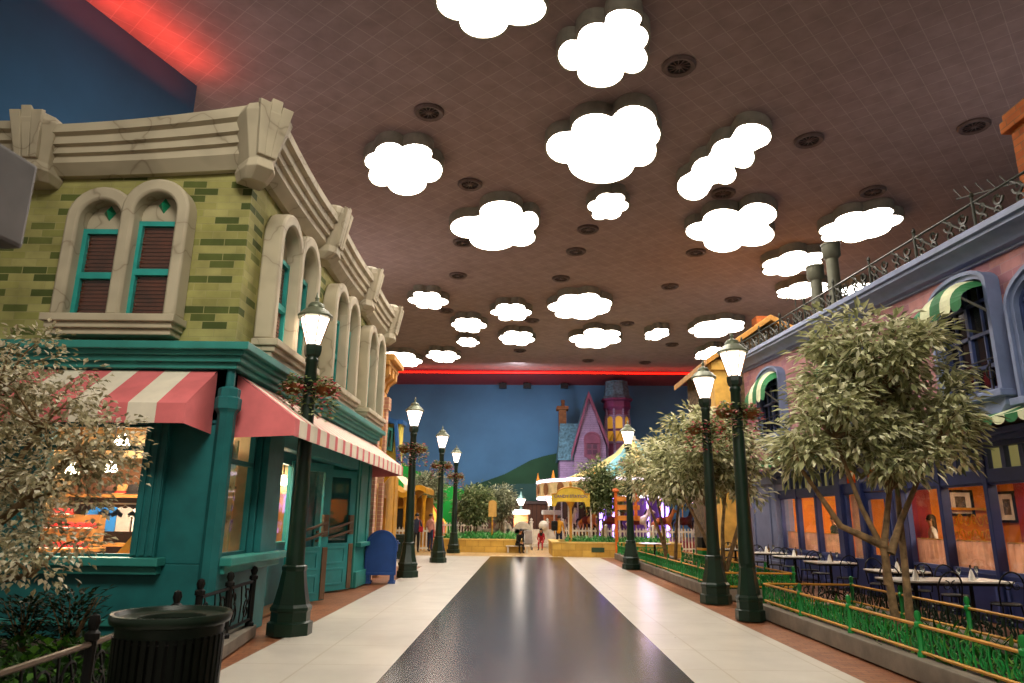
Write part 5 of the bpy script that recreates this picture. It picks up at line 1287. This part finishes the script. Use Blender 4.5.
ground_cover('planter_plants', 'green and white plants on top of the right yellow planter', lambda r: (r.uniform(2.4, 6.8), r.uniform(32, 35)), 1200, .5, .3, plaza_leaf, (.15, .35), .06, 8)
plq = MB().bevbox(-.28, .28, -.02, .02, -.1, .1, .01); q = at(598, 548, Y=31.65); tag(plq.build('plaque', M('dark green plaque', '2c4630', .5)), 'small dark green plaque on the right yellow planter', 'plaque').location = (q.x, 31.68, .30)
# white picket fences
wh = M('white fence paint', 'cdc6b6', .5)
def picket(label, p0, p1, h, seg=2.4, sp=.16):
    a, b = Vector((*p0, 0)), Vector((*p1, 0)); t = thing('picket_fence', label, 'fence', a, group='white picket fences'); d = b - a; L = d.length; d.normalize()
    T = lambda u, v, w: tuple(d*u + Vector((-d.y, d.x, 0))*w + Vector((0, 0, v)))
    for z in (.18, h - .14): MB().prism(rect(0, L, z - .045, z + .045), -.02, .02, T=T).build('rail', wh, t)
    n = int(L/sp); mb = MB()
    for k in range(n): u = (k + .5)*L/n; mb.prism([(u - .03, .06), (u + .03, .06), (u + .03, h - .02), (u, h + .05), (u - .03, h - .02)], -.035, -.015, T=T)
    mb.build('pickets', wh, t)
    for k in range(int(L/seg) + 1): u = min(L, k*seg); MB().lathe([(.06, 0), (.06, h + .1), (.08, h + .11), (.08, h + .15), (.001, h + .2)], T(u, 0, 0), 8).build('post', wh, t)
    return t
picket('white picket fence around the carousel', (2.2, 37.0), (14.5, 36.6), 1.15)
picket('white picket fence in front of the gold pavilion on the left', (-8.6, 34.0), (-4.1, 34.2), 1.1)
picket('white picket fence behind the left yellow planter', (-4.9, 42.2), (-1.6, 42.2), 1.3)
# white fence with round-topped panels
rf = thing('round_top_fence', 'white fence with round topped panels at the end of the road', 'fence', (-.3, 41.0, 0))
for c in (-.4, .68): MB().prism(arch(-.50, .50, .05, .85, rise=.55), -.04, .04, T=lambda u, v, w: (u + c, w, v)).ring(arch(-.53, .53, .05, .85, rise=.58), arch(-.42, .42, .15, .83, rise=.47), -.07, .07, T=lambda u, v, w: (u + c, w, v)).build('round_panel', wh, rf)
MB().box(-1.8, 3.0, -.04, .04, .05, 1.0).build('panel', wh, rf)
for x in (-1.75, -.3, 1.2, 2.1, 3.0): MB().lathe([(.09, 0), (.09, 1.35), (.12, 1.37), (.12, 1.42), (.05, 1.46), (.08, 1.54), (.001, 1.62)], (x, 0, 0), 10).build('post', wh, rf)
MB().ball((1.9, 0, 1.2), .28, 14, 8).build('finial_ball', wh, rf)
# orange pillars with lamps
pil_m = brick_mat('orange pillar brick', 'b86a38', '9a5228', '8a6038', .3, .12, msize=.012)
for px, l in ((521, 'left'), (551, 'right')):
    q = at(px, 513, Y=43.5)
    t = thing('brick_pillar', f'orange brick gate pillar with a white cap, {l} one of two', 'pillar', (q.x, 43.5, 0), group='gate pillars')
    MB().box(-.42, .42, -.42, .42, 0, 1.85).build('shaft', pil_m, t); MB().bevbox(-.55, .55, -.55, .55, 1.82, 2.08, .05).build('cap', wh, t)
    t = thing('pillar_lamp', f'glowing lantern on the {l} orange gate pillar', 'lamp', (q.x, 43.5, 2.08), group='pillar lanterns')
    MB().lathe([(.16, 0), (.1, .08), (.06, .2), (.12, .28)], n=10).build('base', lamp_green, t)
    MB().lathe([(.12, .28), (.27, .62), (.2, .74), (.001, .8)], n=10).build('lantern_glass', lamp_glass, t); MB().lathe([(.29, .63), (.2, .78), (.08, .9), (.04, 1.05), (.001, 1.1)], n=10).build('lantern_roof', lamp_green, t)
bw = thing('boarded_wall', 'low dark brown boarded front at the foot of the green hill', 'wall', (1.0, 49.6, 0)); MB().box(-5.2, 4.5, 0, .3, 0, 2.55).build('boards', brick_mat('dark boards', '4a2c1c', '3a2216', '20140c', .3, 4, msize=.02), bw, recalc=True)
MB().box(-5.3, 4.6, -.1, .4, 2.55, 2.75).build('top_beam', M('dark beam', '33211a', .7), bw)
# small tan sign
q = at(492.5, 509, Y=36.0)
t = thing('small_sign', 'small tan upright sign on a pole in the left yellow planter', 'sign', (q.x, 36.0, .5)); 
MB().tube([(0, 0, 0), (0, 0, q.z - .5)], .04, 8).build('pole', gold_paint, t); MB().prism(arch(-.2, .2, -.38, .28, rise=.14), -.04, .04, T=lambda u, v, w: (u, w, v + q.z - .5)).build('board', M('tan sign board', 'c9a055', .5), t)
# arched yellow sign
Y0 = 32.3; q = at(570.5, 497, Y=Y0)
t = thing('arched_sign', 'yellow arched sign with purple lettering on a single post in front of the carousel', 'sign', (q.x, Y0, .5)); zq = q.z - .5
ys = M('sign yellow', 'd9b73a', .45); yo = M('sign ochre', 'b98322', .5)
T = lambda u, v, w: (u, -w, v + zq)
bp_ = [(-.86, -.42), (-.68, -.42), (-.60, -.22), (.60, -.22), (.68, -.42), (.86, -.42), (.86, .12)] + [(.62*math.cos(PI*i/12) + 0, .14 + .28*math.sin(PI*i/12)) for i in range(13)] + [(-.86, .12)]
MB().prism(bp_, 0, .1, T=T).build('board', ys, t, bevel=.015)
MB().tube([T(x, y, .09) for x, y in bp_[6:]], .035, 6).lathe([(.09, .42), (.05, .5), (.08, .56), (.03, .68), (.001, .72)], (0, -.05, zq), 8).build('trim', yo, t)
MB().lathe([(.10, 0), (.10, .1), (.065, .14), (.06, zq - .5), (.16, zq - .3), (.22, zq - .22)], n=10).build('post', yo, t, smooth=40)
def text(s_, size, m, parent, loc, rot, name='lettering', ext=.012):
    cu = bpy.data.curves.new(name, 'FONT'); cu.body = s_; cu.size = size; cu.align_x = 'CENTER'; cu.align_y = 'CENTER'; cu.extrude = ext
    o = bpy.data.objects.new(name, cu); COL.objects.link(o); dg = bpy.context.evaluated_depsgraph_get()
    me = bpy.data.meshes.new_from_object(o.evaluated_get(dg)); bpy.data.objects.remove(o); me.materials.clear(); me.materials.append(m)
    o = bpy.data.objects.new(name, me); COL.objects.link(o); o.parent = parent; o.location = loc; o.rotation_euler = rot; return o
text('CANDY STATION', .19, M('purple lettering', '4a3a86', .5), t, (0, -.115, zq + .02), (PI/2, 0, 0))
# orange frame sign
q = at(626, 545, Y=30.4)
t = thing('orange_frame', 'tall orange ladder-like frame standing beyond the small green fenced bed', 'sign frame', (q.x, 31.0, 0)); org = M('orange frame paint', 'd2661c', .5)
for x in (-.3, .55): MB().box(x - .06, x + .06, -.06, .06, 0 if x < 0 else 1.6, 2.75).build('upright', org, t)
for z in (1.65, 2.1, 2.45): MB().bevbox(-.36, .72, -.05, .05, z - .1, z + .1, .01).build('crossbar', M('orange board paint', 'd98a35', .5), t)
MB().lathe([(.12, 2.75), (.16, 2.8), (.08, 2.9)], (-.3, 0, 0), 8).build('finial', org, t)

# ------------------------------------------------------------------ carousel
cx_, cy_ = 7.15, 43.6; RC = 5.75
car = thing('carousel', 'carousel with a striped tent roof and lit rounding boards behind the trees', 'carousel', (cx_, cy_, 0))
MB().lathe([(.001, 0), (RC, 0), (RC, .45), (RC - .2, .5), (.001, .5)], n=48).build('platform', M('carousel deck', '8c3a3a', .5), car)
tp_ = [(RC + .1, 3.65), (RC*.72, 4.0), (RC*.45, 4.65), (RC*.2, 5.5), (.35, 6.3)]
rm = [M('tent teal', '4a98a0', .7), M('tent cream', 'e0c88a', .7), M('tent blue', '7fb3bd', .7)]
mb = MB(); n = 24
for k in range(n):
    a, b = 2*PI*k/n, 2*PI*(k+1)/n
    for (r0, z0), (r1, z1) in zip(tp_[:-1], tp_[1:]):
        mb.add([(r0*math.cos(a), r0*math.sin(a), z0), (r0*math.cos(b), r0*math.sin(b), z0), (r1*math.cos(b), r1*math.sin(b), z1), (r1*math.cos(a), r1*math.sin(a), z1)], [(0, 1, 2, 3)], (0, 1, 1, 2)[k % 4])
mb.build('tent_roof', rm, car)
MB().lathe([(.4, 6.25), (.45, 6.35), (.25, 6.45), (.25, 6.6), (.06, 6.7), (.001, 6.95)], n=12).build('roof_finial', wh, car)
pur_glow = E('violet carousel lights', 'b08cff', 3.2); bulb_w = E('carousel bulbs', 'ffe9ff', 1.2)
MB().lathe([(RC, 2.75), (RC + .1, 2.75), (RC + .1, 3.7), (RC, 3.7)], n=24, cap=False).build('rounding_board', M('cream rounding board', 'd8c28e', .5), car)
MB().lathe([(RC + .08, 3.62), (RC + .16, 3.66), (RC + .16, 3.76), (RC + .08, 3.8)], n=48, cap=False).lathe([(RC + .08, 2.7), (RC + .14, 2.72), (RC + .14, 2.8), (RC + .08, 2.84)], n=48, cap=False).build('light_ring', bulb_w, car)
med = M('medallion brown', '8a5a34', .5)
for k in range(24):
    a = 2*PI*(k + .5)/24
    T = lambda u, v, w, a=a: ((RC + .1 + w)*math.cos(a) - u*math.sin(a), (RC + .1 + w)*math.sin(a) + u*math.cos(a), v)
    if math.sin(a) < .35: MB().prism([(.28*math.cos(PI*i/8), 3.24 + .36*math.sin(PI*i/8)) for i in range(16)], .0, .04, T=T).build('medallion', med, car)
for k in range(12):
    a = 2*PI*k/12
    if math.sin(a) < .4: MB().lathe([(.001, 3.8), (.11, 3.83), (.07, 4.0), (.02, 4.25), (.001, 4.3)], ((RC + .05)*math.cos(a), (RC + .05)*math.sin(a), 0), 8).build('roof_spire', M('spire orange', 'd98a2c', .5), car)
MB().lathe([(1.9, .5), (1.9, 3.2)], n=16, cap=False).build('centre_drum', M('purple drum', '5f3f66', .5), car)
for k in range(12):
    a = 2*PI*(k + .5)/12
    if math.sin(a) < .3: MB().tube([(2.0*math.cos(a), 2.0*math.sin(a), .6), (2.0*math.cos(a), 2.0*math.sin(a), 3.1)], .09, 6).build('light_strip', pur_glow, car)
for k in range(20):
    a = 2*PI*k/20
    MB().tube([((RC - .6)*math.cos(a), (RC - .6)*math.sin(a), .5), ((RC - .6)*math.cos(a), (RC - .6)*math.sin(a), 3.4)], .05, 6).build('pole', wh, car)
MB().lathe([(RC, 3.3), (1.9, 3.2)], n=24, cap=False).build('ceiling_panel', M('carousel ceiling', '6a2f58', .5), car)
point('carousel_lamp', (cx_, cy_ - 4.2, 2.6), 90, (.85, .62, 1), .4)
def horse(label, loc, rz, m, mane, parent=None):
    t = thing('carousel_horse', label, 'carousel horse', loc, rz, 'carousel horses'); V = []; Ed = []
    def v(p, r, par=None):
        V.append((Vector(p), r)); 
        if par is not None: Ed.append((par, len(V) - 1))
        return len(V) - 1
    b0 = v((0, 0, 1.0), .20); b1 = v((-.42, 0, 1.04), .19, b0); b2 = v((.42, 0, 1.06), .20, b0); n1 = v((.62, 0, 1.35), .12, b2); n2 = v((.72, 0, 1.6), .085, n1); h1 = v((.9, 0, 1.56), .075, n2); v((1.06, 0, 1.44), .05, h1)
    for s_ in (-1, 1):
        a = v((.45, s_*.11, .88), .08, b2); b = v((.62 + .08*s_, s_*.12, .66), .05, a); c = v((.5 + .1*s_, s_*.12, .44), .035, b); v((.52 + .1*s_, s_*.12, .38), .045, c)
        a = v((-.48, s_*.12, .86), .10, b1); b = v((-.4, s_*.13, .64), .06, a); c = v((-.58 + .05*s_, s_*.13, .42), .04, b); c2 = v((-.56 + .05*s_, s_*.13, .22), .034, c); v((-.52 + .05*s_, s_*.13, .17), .045, c2)
        v((.70, s_*.05, 1.73), .022, n2)
    me = bpy.data.meshes.new('horse_skeleton'); me.from_pydata([p for p, r in V], Ed, []); o = bpy.data.objects.new('horse_skeleton', me); COL.objects.link(o)
    o.modifiers.new('skin', 'SKIN'); sv = me.skin_vertices[0].data
    for i, (p, r) in enumerate(V): sv[i].radius = (r, r); sv[i].use_root = i == 0
    o.modifiers.new('s', 'SUBSURF').levels = 1; dg = bpy.context.evaluated_depsgraph_get(); bd = bpy.data.meshes.new_from_object(o.evaluated_get(dg)); bpy.data.objects.remove(o)
    bd.materials.clear(); bd.materials.append(m); bd.polygons.foreach_set('use_smooth', [True]*len(bd.polygons)); bd.name = 'body'
    q = bpy.data.objects.new('body', bd); COL.objects.link(q); q.parent = t
    MB().tube([(.72, 0, 1.74), (.6, 0, 1.6), (.48, 0, 1.4), (.4, 0, 1.25)], [.03, .05, .05, .02], 6).build('mane', mane, t); MB().tube([(-.6, 0, 1.12), (-.78, 0, 1.0), (-.8, 0, .6)], [.04, .06, .01], 6).build('tail', mane, t)
    MB().lathe([(.2, -.2), (.225, 0), (.2, .2)], n=14, cap=False, T=lambda a, b, c: (c, a, 1.03 + b)).build('saddle', M('saddle', '6e2a24', .5), t); MB().tube([(0, 0, 0), (0, 0, 2.75)], .03, 8).build('pole', gold_s, t); return t
hc = [M('cream horse', 'd8cdb4', .4), M('orange horse', 'c07a34', .4), M('brown horse', '5a3420', .4)]
for k, a in enumerate((200, 222, 244, 262, 281, 300, 320, 340)):
    ca, sa = math.cos(R(a)), math.sin(R(a)); c_ = ('cream', 'orange', 'brown')[k % 3]
    horse(f'{c_} carousel horse, {names[k]} from the left along the front of the carousel', (cx_ + 4.2*ca, cy_ + 4.2*sa, .5), R(a + 90), hc[k % 3], hair_d)

# ------------------------------------------------------------------ purple mansion
mn = thing('mansion', 'purple gabled mansion with a slate tower and orange chimney at the far end', 'building', (5, 53, 0)); OM = mn.location
def PM(name, mb, m, par=None, **k): return mb.build(name, m, par or mn, off=OM, **k)
lil = brick_mat('lilac siding', '93799a', '8b7292', '6c5674', 1.4, .16, msize=.012, bump=.3, rough=.7); mag = M('magenta trim', '743a56', .55); slate = M('slate shingles', '4f6f80', .8, var=.35, scale=6, bump=.6)
YM = 51.2
def W(px, py, y=YM): q = at(px, py, Y=y); return (q.x, q.z)
A, Bl, Br = W(588.5, 396), W(571, 458), W(608.5, 446); gl, gr = W(574, 458)[0], W(606, 446)[0]
PM('gable_wall', MB().prism([(gl, 0), (gr, 0), (gr, Br[1]), A, (gl, Bl[1])], YM, YM + 2.6, T=lambda u, v, w: (u, w, v)), lil)
for a, b in ((Bl, A), (A, Br)):
    PM('barge_board', MB().add([(x, y, z + dz) for y in (YM - .25, YM + .0) for dz in (0, .55) for x, z in ((a[0], a[1] - .2), (b[0], b[1] - .2))], [(0, 1, 3, 2), (4, 5, 7, 6), (0, 1, 5, 4), (2, 3, 7, 6), (0, 2, 6, 4), (1, 3, 7, 5)]), mag)
    PM('roof_slope', MB().add([(a[0], YM, a[1] + .3), (b[0], YM, b[1] + .3), (b[0], YM + 2.8, b[1] + .3), (a[0], YM + 2.8, a[1] + .3)], [(0, 1, 2, 3)]), slate)
wx, wz = W(592, 446); T = lambda u, v, w: (wx + u, YM - w, wz + v)
wf = PM('gable_window', MB().prism(arch(-.52, .52, -.75, .55, rise=.42), 0, .08, T=T).prism([(-.5, -.75), (.5, -.75), (0, -1.15)], 0, .14, T=T).prism(rect(-.6, .6, .18, .48), .05, .22, T=T).ring(arch(-.58, .58, -.8, .55, rise=.48), arch(-.46, .46, -.7, .53, rise=.38), .0, .16, T=T), mag)
PM('window_pane', MB().prism(rect(-.36, .36, -.62, .12), .08, .1, T=T), M('dusky pane', '4a2a44', .2), wf)
PM('window_bars', MB().prism(rect(-.03, .03, -.62, .12), .1, .13, T=T).prism(rect(-.36, .36, -.28, -.22), .1, .13, T=T), mag, wf)
wl_, wr_ = W(560, 470)[0], W(574, 470)[0]; ez = W(560, 460)[1]; rz_ = W(563, 421)[1]
PM('wing_wall', MB().box(wl_, wr_ + .4, YM + .3, YM + 2.4, 0, ez), lil)
PM('wing_roof', MB().add([(wl_ - .15, YM + .1, ez), (wr_ + 1, YM + .1, ez), (wr_ + 1, YM + 1.4, rz_), (wl_ + .1, YM + 1.4, rz_), (wl_ - .15, YM + 2.7, ez), (wr_ + 1, YM + 2.7, ez)], [(0, 1, 2, 3), (3, 2, 5, 4), (0, 3, 4), (1, 2, 5)]), slate)
c0, c1 = W(561, 420)[0], W(568.5, 420)[0]; ct_ = W(565, 406)[1]
PM('chimney', MB().box(c0 - .05, c1 - .05, YM + 1.5, YM + 2.2, 0, ct_).bevbox(c0 - .22, c1 + .12, YM + 1.35, YM + 2.35, ct_ - .05, ct_ + .22, .04).lathe([(.16, ct_ + .2), (.12, ct_ + .5), (.16, ct_ + .55), (.14, ct_ + .75)], ((c0 + c1)/2, YM + 1.85, 0), 10), brick_mat('brown chimney brick', '8a5a38', '6e4428', '5a4030', .36, .13, msize=.012))
# tower
tx = (W(607, 430)[0] + W(633, 430)[0])/2; tr_ = (W(633, 430)[0] - W(607, 430)[0])/2; ty = YM + 1.3
z_e0, z_e1, z_t = W(620, 407)[1], W(620, 397)[1], W(620, 379)[1]; z_t = min(z_t, 11.85)
tower = PM('tower', MB().lathe([(tr_*.86, 0), (tr_*.92, z_e0)], (tx, ty, 0), 8, rot=PI/8), mag)
PM('tower_eave', MB().lathe([(tr_*.95, z_e0 - .15), (tr_*1.12, z_e0 + .1), (tr_*1.08, z_e0 + .55), (tr_*1.28, z_e1 - .12), (tr_*1.28, z_e1)], (tx, ty, 0), 8, rot=PI/8), M('plum trim', '6a2c55', .55))
PM('tower_roof', MB().lathe([(tr_*1.32, z_e1), (tr_*1.05, z_e1 + .25), (tr_*.98, z_e1 + .8), (tr_*.90, z_t - .15), (tr_*.94, z_t)], (tx, ty, 0), 8, rot=PI/8), slate)
yw = E('amber tower window', 'd8a23a', .15)
for k in range(8):
    a = PI/4*k
    if math.sin(a) > .3: continue
    ca, sa = math.cos(a), math.sin(a); rr_ = tr_*.92*math.cos(PI/8)
    T = lambda u, v, w, ca=ca, sa=sa: (tx + ca*(rr_ + w) - sa*u, ty + sa*(rr_ + w) + ca*u, v)
    f = PM('tower_window', MB().ring(arch(-.40, .40, z_e0 - 2.6, z_e0 - .85, rise=.4), arch(-.28, .28, z_e0 - 2.45, z_e0 - .87, rise=.28), -.06, .12, T=T), lil, tower)
    PM('window_pane', MB().prism(arch(-.3, .3, z_e0 - 1.5, z_e0 - .86, rise=.3), -.02, .04, T=T).prism(rect(-.3, .3, z_e0 - 2.5, z_e0 - 1.7), -.02, .04, T=T), yw, tower)
    PM('corner_shaft', MB().lathe([(.09, 0), (.09, z_e0)], (tx + tr_*.93*math.cos(a + PI/8), ty + tr_*.93*math.sin(a + PI/8), 0), 6), lil, tower)
# gold crown ornament in front of the tower, on the carousel roof side
pe = PM('tower_balcony', MB().tube([T_ for T_ in [(tx - .7, ty - tr_*1.0, z_e0 - 2.4), (tx - .5, ty - tr_*1.25, z_e0 - 1.9), (tx - .3, ty - tr_*1.1, z_e0 - 2.5), (tx, ty - tr_*1.3, z_e0 - 1.8), (tx + .3, ty - tr_*1.1, z_e0 - 2.5), (tx + .5, ty - tr_*1.25, z_e0 - 1.9), (tx + .7, ty - tr_*1.0, z_e0 - 2.4)]], .09, 6), gold_s)

# ------------------------------------------------------------------ far left: yellow terraced house, blue dormer house, gold pavilion
yh = thing('terraced_house', 'narrow cream and orange terraced house beyond the green brick building', 'building', (-6, 21, 0)); OH = yh.location
def PH(name, mb, m, par=None, **k): return mb.build(name, m, par or yh, off=OH, **k)
cream_y = M('cream stucco', 'd9b878', .7); orange_y = M('apricot cornice paint', 'd39a4e', .6); pk = brick_mat('salmon brick', 'd0a088', 'c08c74', 'd2b890', .3, .11, msize=.012)
XH = -3.95; TH = SIDE_L(XH)
PH('house_wall', MB().box(-12, XH, 18.95, 20.4, 0, 5.9), cream_y)
mb = MB()
for d, a, b in ((.12, 4.95, 5.1), (.30, 5.5, 5.68), (.42, 5.68, 5.82), (.55, 5.82, 6.0)): mb.box(-12, XH + d, 18.95, 20.4 + d*.3, a, b)
PH('cornice', mb, orange_y, bevel=.02)
for y in (19.2, 19.75, 20.25): PH('bracket', MB().prism([(0, 5.1), (.14, 5.1), (.2, 5.3), (.4, 5.45), (.4, 5.68), (0, 5.68)], y - .13, y + .13, T=lambda u, v, w: (XH + u, w, v)), orange_y)
for y in (19.12, 20.22): PH('brick_column', MB().box(XH, XH + .2, y - .15, y + .15, 0, 4.9).box(XH, XH + .26, y - .2, y + .2, 4.6, 4.95), pk)
for y in (19.67,):
    f = PH('upper_window', MB().ring(arch(y - .32, y + .32, 3.4, 4.3, rise=.4), arch(y - .24, y + .24, 3.5, 4.28, rise=.3), 0, .14, T=TH), orange_y)
    PH('window_pane', MB().prism(arch(y - .26, y + .26, 3.45, 4.28, rise=.32), .01, .04, T=TH), M('dull pane', '5c6a66', .2), f)
    d = PH('door_panel', MB().ring(rect(y - .34, y + .34, .05, 2.5), rect(y - .24, y + .24, .2, 2.35), 0, .1, T=TH).prism(rect(y - .25, y + .25, .2, 2.35), .0, .05, T=TH), M('tan door paint', 'c99a5a', .5))
    PH('door_glass', MB().prism(rect(y - .12, y + .12, .9, 2.2), .05, .06, T=TH), M('dull pane', '5c6a66', .2), d)
PH('hanging_bracket', MB().prism([(0, 2.55), (.3, 2.75), (.36, 2.7), (.1, 2.4)], 20.25, 20.33, T=lambda u, v, w: (XH + u, w, v)), gold_s)
dh = thing('dormer_house', 'small yellow house with a slanted blue framed front peeking past the cream terraced house', 'building', (-5.8, 27.5, 0)); OD = dh.location
def PD(name, mb, m, par=None, **k): return mb.build(name, m, par or dh, off=OD, **k)
Yd = 26.4; fb = M('cobalt frame paint', '1f5a96', .5); te = M('sea green frame', '2a7a72', .5)
Wd = lambda px, py: W(px, py, Yd)
PD('side_wing', MB().box(-9, -4.5, 22.4, Yd, 0, 3.3), M('ochre stucco', 'b8882e', .6))
PD('wing_window', MB().ring(rect(23.0, 24.6, .9, 2.3), rect(23.1, 24.5, 1.0, 2.2), 0, .08, T=SIDE_L(-4.5)), gold_paint)
mb = MB(); n = 10
for i in range(n):
    a, b = 22.6 + i*.26, 22.6 + (i+1)*.26
    mb.add([(a, 3.2, .05), (b, 3.2, .05), (b, 2.95, .6), (a, 2.95, .6), (b, 2.6, .95), (a, 2.6, .95), (b, 2.42, .95), (a, 2.42, .95)], [(0, 1, 2, 3), (3, 2, 4, 5), (5, 4, 6, 7)], i % 2, SIDE_L(-4.5))
lab(PD('awning', mb, [M('butter canvas', 'e8d79c', .8), cream_c], recalc=False), 'pale yellow curved awning')
pts = [Wd(385, 418), Wd(397, 420), Wd(400, 462), Wd(384, 470)]
PD('house_wall', MB().box(-9, Wd(399, 460)[0], Yd, Yd + .7, Wd(397, 466)[1], Wd(397, 424)[1]), M('lemon stucco', 'd8c452', .6))
PD('roof_frame', MB().ring([Wd(376, 470), Wd(386, 417), Wd(398, 421), Wd(401, 468)], [Wd(379, 466), Wd(387.5, 422), Wd(395.5, 425), Wd(398, 464)], -.35, .1, T=lambda u, v, w: (u, Yd + w, v)), fb)
wf = PD('slanted_window', MB().ring([Wd(386, 450), Wd(390, 428), Wd(394.5, 429), Wd(393, 452)], [Wd(388, 447), Wd(391, 431), Wd(393, 432), Wd(391.5, 448)], -.3, 0, T=lambda u, v, w: (u, Yd + w, v)), te)
PD('window_pane', MB().prism([Wd(387, 448), Wd(390.5, 430), Wd(394, 431), Wd(392.5, 450)], -.08, -.02, T=lambda u, v, w: (u, Yd + w, v)), M('dull pane', '5c6a66', .2), wf)
PD('lower_wall', MB().box(-9, Wd(396.5, 460)[0], Yd, Yd + .7, 0, Wd(397, 466)[1]), M('ochre stucco', 'b8882e', .6))
PD('roof_top', MB().box(-9, Wd(399, 460)[0] + .1, Yd - .1, Yd + .8, Wd(397, 424)[1], Wd(397, 420)[1]), fb)
gp = thing('gold_pavilion', 'gold wavy roofed pavilion behind the second left lamp post', 'pavilion', (-6.3, 37.0, 0)); OG = gp.location
def PG(name, mb, m, par=None, **k): return mb.build(name, m, par or gp, off=OG, **k)
Yg = 36.0; Wg = lambda px, py: W(px, py, Yg)
x0, x1 = Wg(384, 500)[0], Wg(427, 500)[0]; gd = M('gold pavilion paint', 'c58f22', .4, .1)
tops = []
for i in range(25):
    u = i/24; tops.append((x0 + (x1 - x0)*u, Wg(384, 492)[1] - u*.15 + .22*math.sin(u*PI*2.6 + .9)))
PG('wavy_roof', MB().ring([(x, z + .26) for x, z in tops], [(x, z) for x, z in tops], -.5, 3.0, T=lambda u, v, w: (u, Yg + w, v), closed=False), gd)
zt_ = min(z for x, z in tops)
PG('back_wall', MB().box(x0, x1, Yg + 2.6, Yg + 2.8, 0, zt_ + .1), M('pavilion wall', '9a6a22', .6))
for k in range(5): PG('post', MB().lathe([(.14, 0), (.14, .2), (.09, .25), (.09, zt_ - .2), (.15, zt_ + .15)], (x0 + .15 + (x1 - x0 - .3)*k/4, Yg, 0), 8), gd)
f = PG('window_frame', MB().ring(rect(x0 + .5, x0 + 1.5, .9, 2.1), rect(x0 + .6, x0 + 1.4, 1.0, 2.0), -.05, .1, T=lambda u, v, w: (u, Yg + .3 - w, v)), gd); PG('dark_opening', MB().box(x0 + .55, x0 + 1.45, Yg + .32, Yg + .4, .95, 2.05), M('dark opening', '2a2a24', .5), f)
# striped tent
q = at(431, 500, Y=45); st = thing('striped_tent', 'red and yellow striped tent behind the grey green tree', 'tent', (q.x, 45, 0)); st.scale = (.55, .55, .5); mb = MB(); n = 16
cr = [M('tent red', 'b0161c', .6), M('tent yellow', 'e0b83a', .6)]
for k in range(n):
    a, b = 2*PI*k/n, 2*PI*(k+1)/n; P_ = lambda r, z, t_: (r*math.cos(t_), r*math.sin(t_), z)
    mb.add([P_(2, 0, a), P_(2, 0, b), P_(2, 2.3, b), P_(2, 2.3, a), P_(.05, 5.0, a), P_(.05, 5.0, b)], [(0, 1, 2, 3), (3, 2, 5, 4)], k % 2)
mb.build('canvas', cr, st); MB().tube([(0, 0, 4.9), (0, 0, 5.5)], .05, 6).build('pole', gold_s, st)
bx_ = thing('litter_bin', 'dark green bin beside the mailbox lamp post', 'bin', (*at(402, 560, Z=0).xy, 0), rz=.1)
MB().bevbox(-.28, .28, -.25, .25, .04, .85, .02).build('body', lamp_green, bx_); MB().bevbox(-.31, .31, -.28, .28, .85, .95, .02).build('lid', lamp_green, bx_)

# ------------------------------------------------------------------ light
w = bpy.data.worlds.new('world'); SC.world = w; w.use_nodes = True
w.node_tree.nodes['Background'].inputs[0].default_value = (.85, .75, .62, 1); w.node_tree.nodes['Background'].inputs[1].default_value = .22
# washes that light the painted backdrop, unseen fill added above the roofs to brighten the ceiling, and the hall lights behind the camera
area('backdrop_wash', (0, 47.0, 11.6), 1.0, 1300, (.80, .90, 1), (R(66), 0, 0), 34)
for x, y, p in ((-8, 14, 75), (12.5, 14, 45), (14, 5, 10), (-7, 27, 80), (12, 30, 55)): area('ceiling_fill', (x, y, 7.35 if x < 0 else 7.6), 5, p, (1, .88, .84), (PI, 0, 0))
l_ = area('hall_light', (-1.0, .5, 11.6), 5, 270, (1, .93, .80), (R(52), 0, R(14))); l_.data.spread = R(110)
l_ = area('hall_light', (1.2, .5, 11.6), 5, 420, (1, .93, .80), (R(50), 0, R(-20))); l_.data.spread = R(110)
# red cove light thrown up onto the ceiling edge
area('cove_light', (-9.7, 8.6, 11.25), .25, 130, (1, .05, .02), (PI, 0, R(-18.7)), 13)
area('cove_light', (-2, 48.9, 11.3), .3, 100, (1, .05, .03), (PI, 0, R(90)), 36)
SC.view_settings.view_transform = 'Standard'; SC.view_settings.look = 'None'; SC.view_settings.exposure = .80; SC.view_settings.gamma = .95
SC.cycles.use_denoising = True
SC.cycles.max_bounces = 6; SC.cycles.diffuse_bounces = 3; SC.cycles.glossy_bounces = 3; SC.cycles.transparent_max_bounces = 10
SC.cycles.sample_clamp_indirect = 4; SC.cycles.caustics_reflective = False; SC.cycles.caustics_refractive = False
